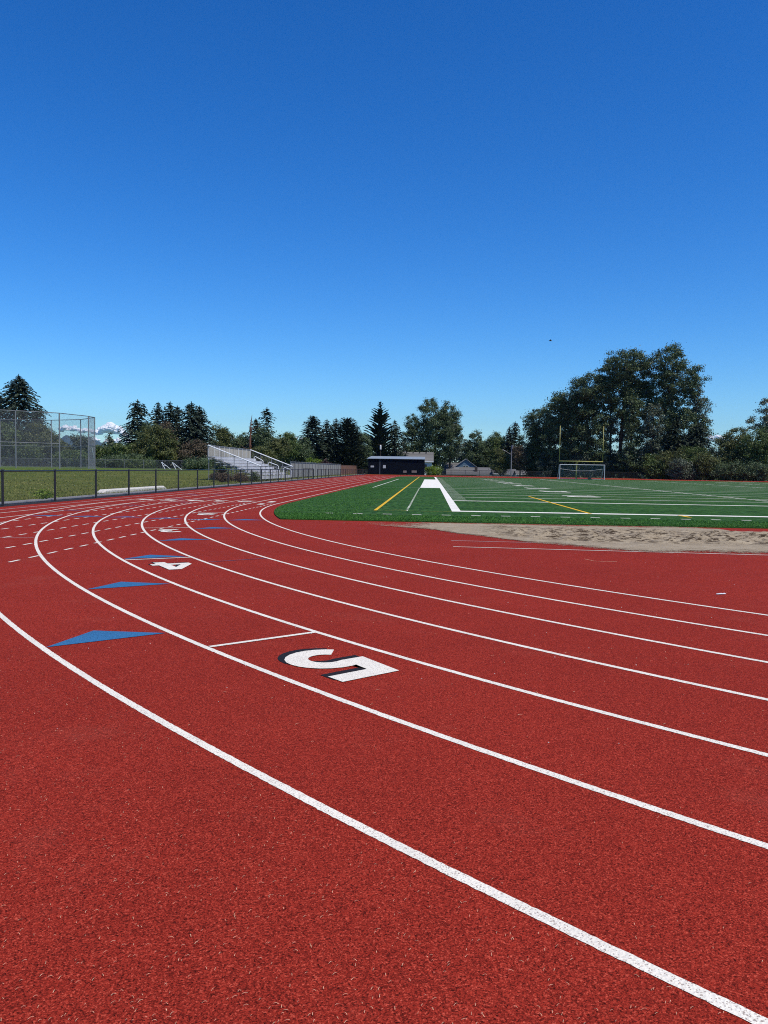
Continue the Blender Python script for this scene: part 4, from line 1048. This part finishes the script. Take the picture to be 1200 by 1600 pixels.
con(805, 659, 32, 222, 'fir', 'conifer with a clear pointed tip left of the tall right-hand trees', GM, ragged=.3)
con(796, 667, 22, 222, 'fir', 'small side spire left of the clear pointed conifer', GM, ragged=.25)
dec(783, 699, 28, 196, 'olive', 'small bright green tree beside the lamp pole', GM, clump=.7, ls=.34)
dec(814, 690, 32, 190, 'brown', 'half-bare brownish tree right of the lamp pole', GM, dens=.7, clump=.7, ls=.3, bare=.35)
shrub(676, 728, 28, 183, 'bright', 'round bright green bush at the right end of the navy shed', ls=.26)
# --- big group on the right
dec(843, 636, 56, 192, 'dark', 'dark rounded tree at the left foot of the tall right-hand group', GR, [(4, 662, 24, 26), (-12, 678, 19, 28), (10, 698, 26, 36), (-10, 714, 19, 26)], clump=.95, ls=.45)
con(834, 638, 20, 194, 'fir', 'dark conifer tip poking from the left of the dark rounded tree', GR, ragged=.3)
dec(885, 605, 56, 186, 'dark', 'leafy tree with a domed crown directly above the goal posts', GR, [(-2, 630, 24, 25), (-12, 648, 20, 22), (10, 656, 28, 28), (-10, 690, 26, 36), (14, 700, 24, 34)], clump=.95, gap=.02, dens=1.15, ls=.45)
dec(922, 582, 56, 182, 'dark', 'stepped-crown tree between the domed tree and the umbrella-crowned one', GR, [(-2, 605, 25, 22), (12, 620, 24, 24), (-14, 636, 24, 26), (6, 660, 24, 26), (-14, 690, 24, 34), (12, 706, 22, 30)], clump=.95, gap=.06, dens=1.15, ls=.45)
dec(975, 545, 84, 181, 'dark', 'tall tree with an umbrella crown over bare trunks and sky gaps', GR, [(2, 573, 36, 27), (-18, 588, 24, 24), (26, 588, 24, 26), (-8, 612, 26, 22), (22, 616, 24, 24), (4, 640, 26, 22)], clump=.95, gap=.14, dens=1.1, ls=.45, tr=.42)
dec(956, 612, 50, 183, 'silver', 'thin see-through tree under the left half of the umbrella crown', GR, [(-8, 640, 20, 28), (10, 660, 18, 32), (-6, 694, 22, 30)], clump=.8, gap=.36, dens=.85, ls=.42, tr=.3)
dec(988, 618, 36, 178, 'dark', 'ivy-clad trunk tree beneath the right half of the umbrella crown', GR, [(0, 650, 14, 30), (2, 690, 17, 34), (-2, 720, 20, 22)], clump=.8, ls=.42, tr=.35)
dec(1050, 540, 108, 180, 'dark', 'tallest broad leafy tree, highest crown of the right-hand group', GR, [(-4, 566, 26, 24), (10, 592, 36, 26), (-20, 612, 30, 28), (20, 630, 34, 32), (-14, 660, 40, 34), (22, 680, 34, 36), (-2, 712, 46, 28)], clump=1.0, gap=.12, ls=.46, tr=.55)
dec(1086, 590, 44, 178, 'silver', 'feathery grey-green tree on the right shoulder of the tallest tree', GR, [(0, 612, 12, 20), (10, 640, 14, 18), (14, 660, 12, 14), (2, 680, 14, 20)], clump=.85, gap=.1, dens=.75, ls=.42)
con(1092, 660, 56, 174, 'spruce', 'dark low conifer spiking out at the right foot of the tallest tree', GR, ragged=.3, p=.6)
con(1058, 652, 40, 174, 'fir', 'dark conifer in front of the tallest tree trunk', GR, ragged=.3, p=.6)
dec(1022, 630, 36, 176, 'silver', 'thin leafy stem tree between the ivy-clad trunk and the tallest tree', GR, [(0, 662, 16, 36), (0, 708, 18, 26)], clump=.8, gap=.22, dens=.9, ls=.42)
for px_, yt, wp, Y_, lf, lb in (
        (862, 704, 56, 186, 'spruce', 'black shaded bush behind the left goal upright'),
        (905, 700, 60, 184, 'spruce', 'black shaded bush behind the middle of the goal'),
        (948, 704, 54, 182, 'spruce', 'black shaded bush right of the goal posts'),
        (990, 708, 54, 180, 'spruce', 'black shaded bush below the ivy-clad trunk'),
        (1028, 704, 50, 170, 'mid', 'olive bush left of centre under the tallest tree'),
        (1052, 694, 50, 168, 'olive', 'lighter olive bush, tallest under the tallest tree'),
        (1084, 690, 52, 166, 'mid', 'green bush under the dark low conifer'),
        (1104, 706, 44, 162, 'olive', 'yellow-tinged bush left of the gap of sky'),
        (1066, 714, 46, 162, 'silver', 'pale grey-green low bush in front of the olive ones')):
    shrub(px_, yt, wp, Y_, lf, lb, 'bushes under the right-hand trees', ls=.36, clump=.8)
dec(1136, 684, 30, 172, 'silver', 'pale thin tree at the gap of sky right of the tallest tree', GR, dens=.6, clump=.7, gap=.2)
dec(1150, 664, 50, 166, 'olive', 'rounded olive-topped tree right of the gap of sky', GR, [(4, 690, 20, 22), (-10, 704, 20, 24), (12, 712, 22, 26)], clump=.85, ls=.4)
dec(1184, 668, 60, 164, 'mid', 'green tree cut by the right edge, below the see-through tall one', GR, [(0, 694, 26, 24), (-12, 712, 24, 24), (16, 706, 24, 28)], clump=.85, ls=.4)
dec(1196, 622, 56, 168, 'silver', 'tall see-through tree cut by the right edge of the photo', GR, [(2, 640, 14, 18), (-6, 662, 20, 16), (12, 672, 20, 20)], clump=.7, gap=.2, dens=.6, ls=.42)
dec(1226, 640, 60, 168, 'mid', 'leafy tree just beyond the right edge of the photo', GR, clump=.85)
shrub(1136, 716, 52, 160, 'dark', 'dark bush at the fence below the gap of sky', 'bushes under the right-hand trees', ls=.36)
shrub(1178, 720, 60, 158, 'dark', 'dark bush at the fence near the right edge', 'bushes under the right-hand trees', ls=.36)
# --- bushes beside the bleachers
for px_, yt, wp, Y_, lf, lb in ((346, 736, 34, 68, 'brown', 'greyish brown clipped hedge bush before the near end of the bleachers'),
        (374, 737, 30, 69, 'brown', 'second greyish brown clipped bush, nearer the bleacher seats'),
        (399, 736, 12, 70.5, 'dark', 'dark round bush at the front corner of the bleachers'),
        (344, 725, 22, 76, 'dark', 'dark green bush growing under the raised bleacher seats')):
    shrub(px_, yt, wp, Y_, lf, lb, 'bushes at the bleachers', ls=.14, clump=.28)
# --- distant woodland closing the gaps
def woodland():
    C = []
    for (pa, pb, Y_, ya, yb) in ((-60, 330, 178, 690, 722), (300, 600, 215, 684, 712), (590, 1260, 236, 692, 720)):
        for _ in range(int((pb-pa)*26)):
            px_ = rnd.uniform(pa, pb); Yj = Y_ + rnd.uniform(-4, 10)
            top = ya + (yb-ya)*(.5+.5*mnoise.noise((px_*.045, Y_, 0)))*.75
            q = at(px_, top, Yj); g_ = ground_z(q.x, q.y)
            C.append((q.x, q.y, g_ + (q.z-g_)*rnd.random()**.8))
    C = np.array(C)
    o = np_quads('woodland', leaf_quads(C, 1.0, .62), LEAF['spruce']); props(o, 'dark far woodland closing the view behind the separate trees', 'woodland', kind='stuff')
woodland()
# --- rough grass behind the fence
def grass():
    V = []
    for _ in range(26000):
        y = 20 + 75*rnd.random()**1.6; x = -14.7 - 26*rnd.random()**2.2
        h = rnd.uniform(.03, .11)*(1.5 if x > -15.6 else 1); a = rnd.uniform(0, PI); wv = .02+.02*rnd.random(); z = ground_z(x, y)
        dx, dy = math.cos(a)*wv, math.sin(a)*wv; lx, ly = rnd.gauss(0, .03), rnd.gauss(0, .03)
        V.append([(x-dx, y-dy, z), (x+dx, y+dy, z), (x+lx, y+ly, z+h)])
    o = np_quads('grass', np.array(V), mat_leaf('grass_blades', (.090, .118, .022), (.30, .29, .09), .25, .2, .8), n=3)
    props(o, 'rough sunlit grass tufts behind the track fence', 'grass', kind='stuff')
grass()
for i, (px_, py_) in enumerate(((104, 777), (110, 770), (98, 760))):
    q = at(px_, py_, 29+i*1.5)
    V = []
    for _ in range(220):
        a = rnd.uniform(0, 2*PI); r = abs(rnd.gauss(0, .22)); h = rnd.uniform(.05, .35)
        V.append((q.x-.9+r*math.cos(a), q.y+r*math.sin(a), ground_z(q.x, q.y)+h))
    o = np_quads('weed', leaf_quads(np.array(V), .08, .05), LEAF['bright'])
    props(o, ['yellow-green weed tuft by the kerb between the second and third posts', 'weed tuft a step behind the first one', 'weed tuft farthest up the slope'][i], 'weed', 'weeds behind the fence')

# ------------------------------------------------------------------ bird
q = at(860, 532.5, 120)
bd = MB()
bd.tube([(-.22, 0, 0), (-.1, 0, .03), (.08, 0, .03), (.2, 0, .0), (.27, 0, -.01)], [.02, .07, .08, .05, .01], 8)
bd.add([(-.08, .05, .03), (.1, .05, .03), (.02, .42, .14), (-.1, .40, .13)], [(0, 1, 2, 3)]); bd.add([(-.08, -.05, .03), (.1, -.05, .03), (.02, -.42, .14), (-.1, -.40, .13)], [(3, 2, 1, 0)])
bd.add([(-.2, .0, .0), (-.38, .07, .0), (-.38, -.07, .0)], [(0, 1, 2)])
o = bd.build('bird', M['blacksteel']); o.location = q; props(o, 'tiny dark bird flying in the blue sky left of the tallest trees', 'bird')

# ------------------------------------------------------------------ mountains, air and clouds
def ridge(name, label, Y, prof, depth):
    """prof: (px, py) skyline seen far away"""
    V = []; n = 90; m_ = 26
    pxs = np.linspace(prof[0][0], prof[-1][0], n); tops = np.interp(pxs, [p_[0] for p_ in prof], [p_[1] for p_ in prof])
    for j in range(m_):
        f = j/(m_-1); prof_f = 1-abs(f-.55)/.55 if f < .55 else 1-(f-.55)/.45
        for a, t in zip(pxs, tops):
            q = at(a, t, Y); h = max(0, q.z+5); x = q.x; y = Y + (f-.55)*depth
            nz = mnoise.fractal((x*.0016, y*.0016, 2), .9, 2.0, 5)
            V.append((x*(y/Y), y, -5.5 + h*max(0, prof_f)**.85*(1+.22*nz*(1-prof_f)) + h*.05*nz))
    F = [(j*n+i, j*n+i+1, (j+1)*n+i+1, (j+1)*n+i) for j in range(m_-1) for i in range(n-1)]
    me = bpy.data.meshes.new(name); me.from_pydata(V, [], F); me.polygons.foreach_set('use_smooth', [True]*len(F)); me.update()
    props(link(name, me, M['forest']), label, 'mountain', kind='structure')
M['forest'] = plain('forested_slope', (.045, .06, .04), .9, .1, var=.35, vscale=.002)
ridge('mountain', 'blue hazy mountain seen through the backstop under the clouds', 9500, [(60, 712), (80, 700), (92, 688), (99, 680), (104, 677.5), (110, 680), (117, 682), (124, 686), (133, 690), (142, 688), (150, 686.5), (158, 690), (166, 693), (180, 700), (200, 706), (240, 712)], 3000)
ridge('hills', 'low blue line of far hills along the horizon', 10500, [(-200, 716), (0, 708), (60, 704), (130, 700), (200, 704), (300, 712), (420, 717), (520, 722), (600, 726)], 2200)
hz = MB(); hz.box(-11500, 11500, -3000, 12300, -7.0, 720)
t = NT('far_air'); pv = t.N('VolumePrincipled'); pv.inputs['Color'].default_value = (.42, .72, 1, 1); pv.inputs['Density'].default_value = HAZE = 4.0e-5
pv.inputs['Anisotropy'].default_value = .2
t.t.links.new(pv.outputs[0], t.out.inputs['Volume'])
o = hz.build('haze', t.m); props(o, 'thin blue air softening the far mountain', 'haze', kind='stuff')

def cloud(label, lumps, Y):
    """lumps: (px, py, radius px); a bank of cumulus heaps"""
    bm = bmesh.new(); s = mpp(Y)
    for (px_, py_, r) in lumps:
        for k in range(12):
            q = at(px_+rnd.gauss(0, r*.42), py_+rnd.gauss(-.05, .22)*r, Y+rnd.uniform(-.5, .5)*r*s*1.5)
            rr = r*s*rnd.uniform(.35, .70)
            res = bmesh.ops.create_icosphere(bm, subdivisions=4, radius=rr)
            base = at(px_, py_+r*.45, Y).z
            for v in res['verts']:
                d = v.co.normalized(); nz = mnoise.fractal(tuple(d*1.7+q*.0007), .8, 2.1, 5)
                v.co = v.co*(1+.24*nz); v.co.z *= .8; v.co += q
                if v.co.z < base: v.co.z = base + (v.co.z-base)*.25
    me = bpy.data.meshes.new('cloud'); bm.to_mesh(me); bm.free(); me.polygons.foreach_set('use_smooth', [True]*len(me.polygons))
    props(link('cloud', me, M['cloud']), label, 'cloud', 'clouds along the horizon', 'thing')
t = NT('cloud_white'); M['cloud'] = t.done(t.N('BsdfDiffuse', {0: (.97, .96, .94, 1)}).outputs[0])
cloud('white cumulus heap over the mountain, right of the backstop', [(163, 672, 9), (174, 669, 11), (185, 674, 9), (153, 676, 7), (194, 680, 7)], 15500)
cloud('cumulus seen through the backstop mesh above the mountain', [(96, 672, 6), (106, 669, 7), (117, 671, 6), (128, 674, 6), (136, 673, 5)], 15800)
cloud('low flat cloud bank under the larger heap at left', [(150, 688, 5), (166, 690, 5), (184, 690, 6), (200, 690, 5)], 16200)
cloud('little white cloud above the bleachers back panel', [(356, 683, 5), (366, 688, 5), (375, 692, 5)], 16000)
cloud('little white cloud left of the four spires', [(462, 686, 3.5), (474, 687, 4.5), (482, 690, 3)], 16000)
cloud('small white cloud in the gap right of the tallest tree', [(1111, 686, 5.5), (1121, 684, 6), (1131, 688, 5.5)], 15500)
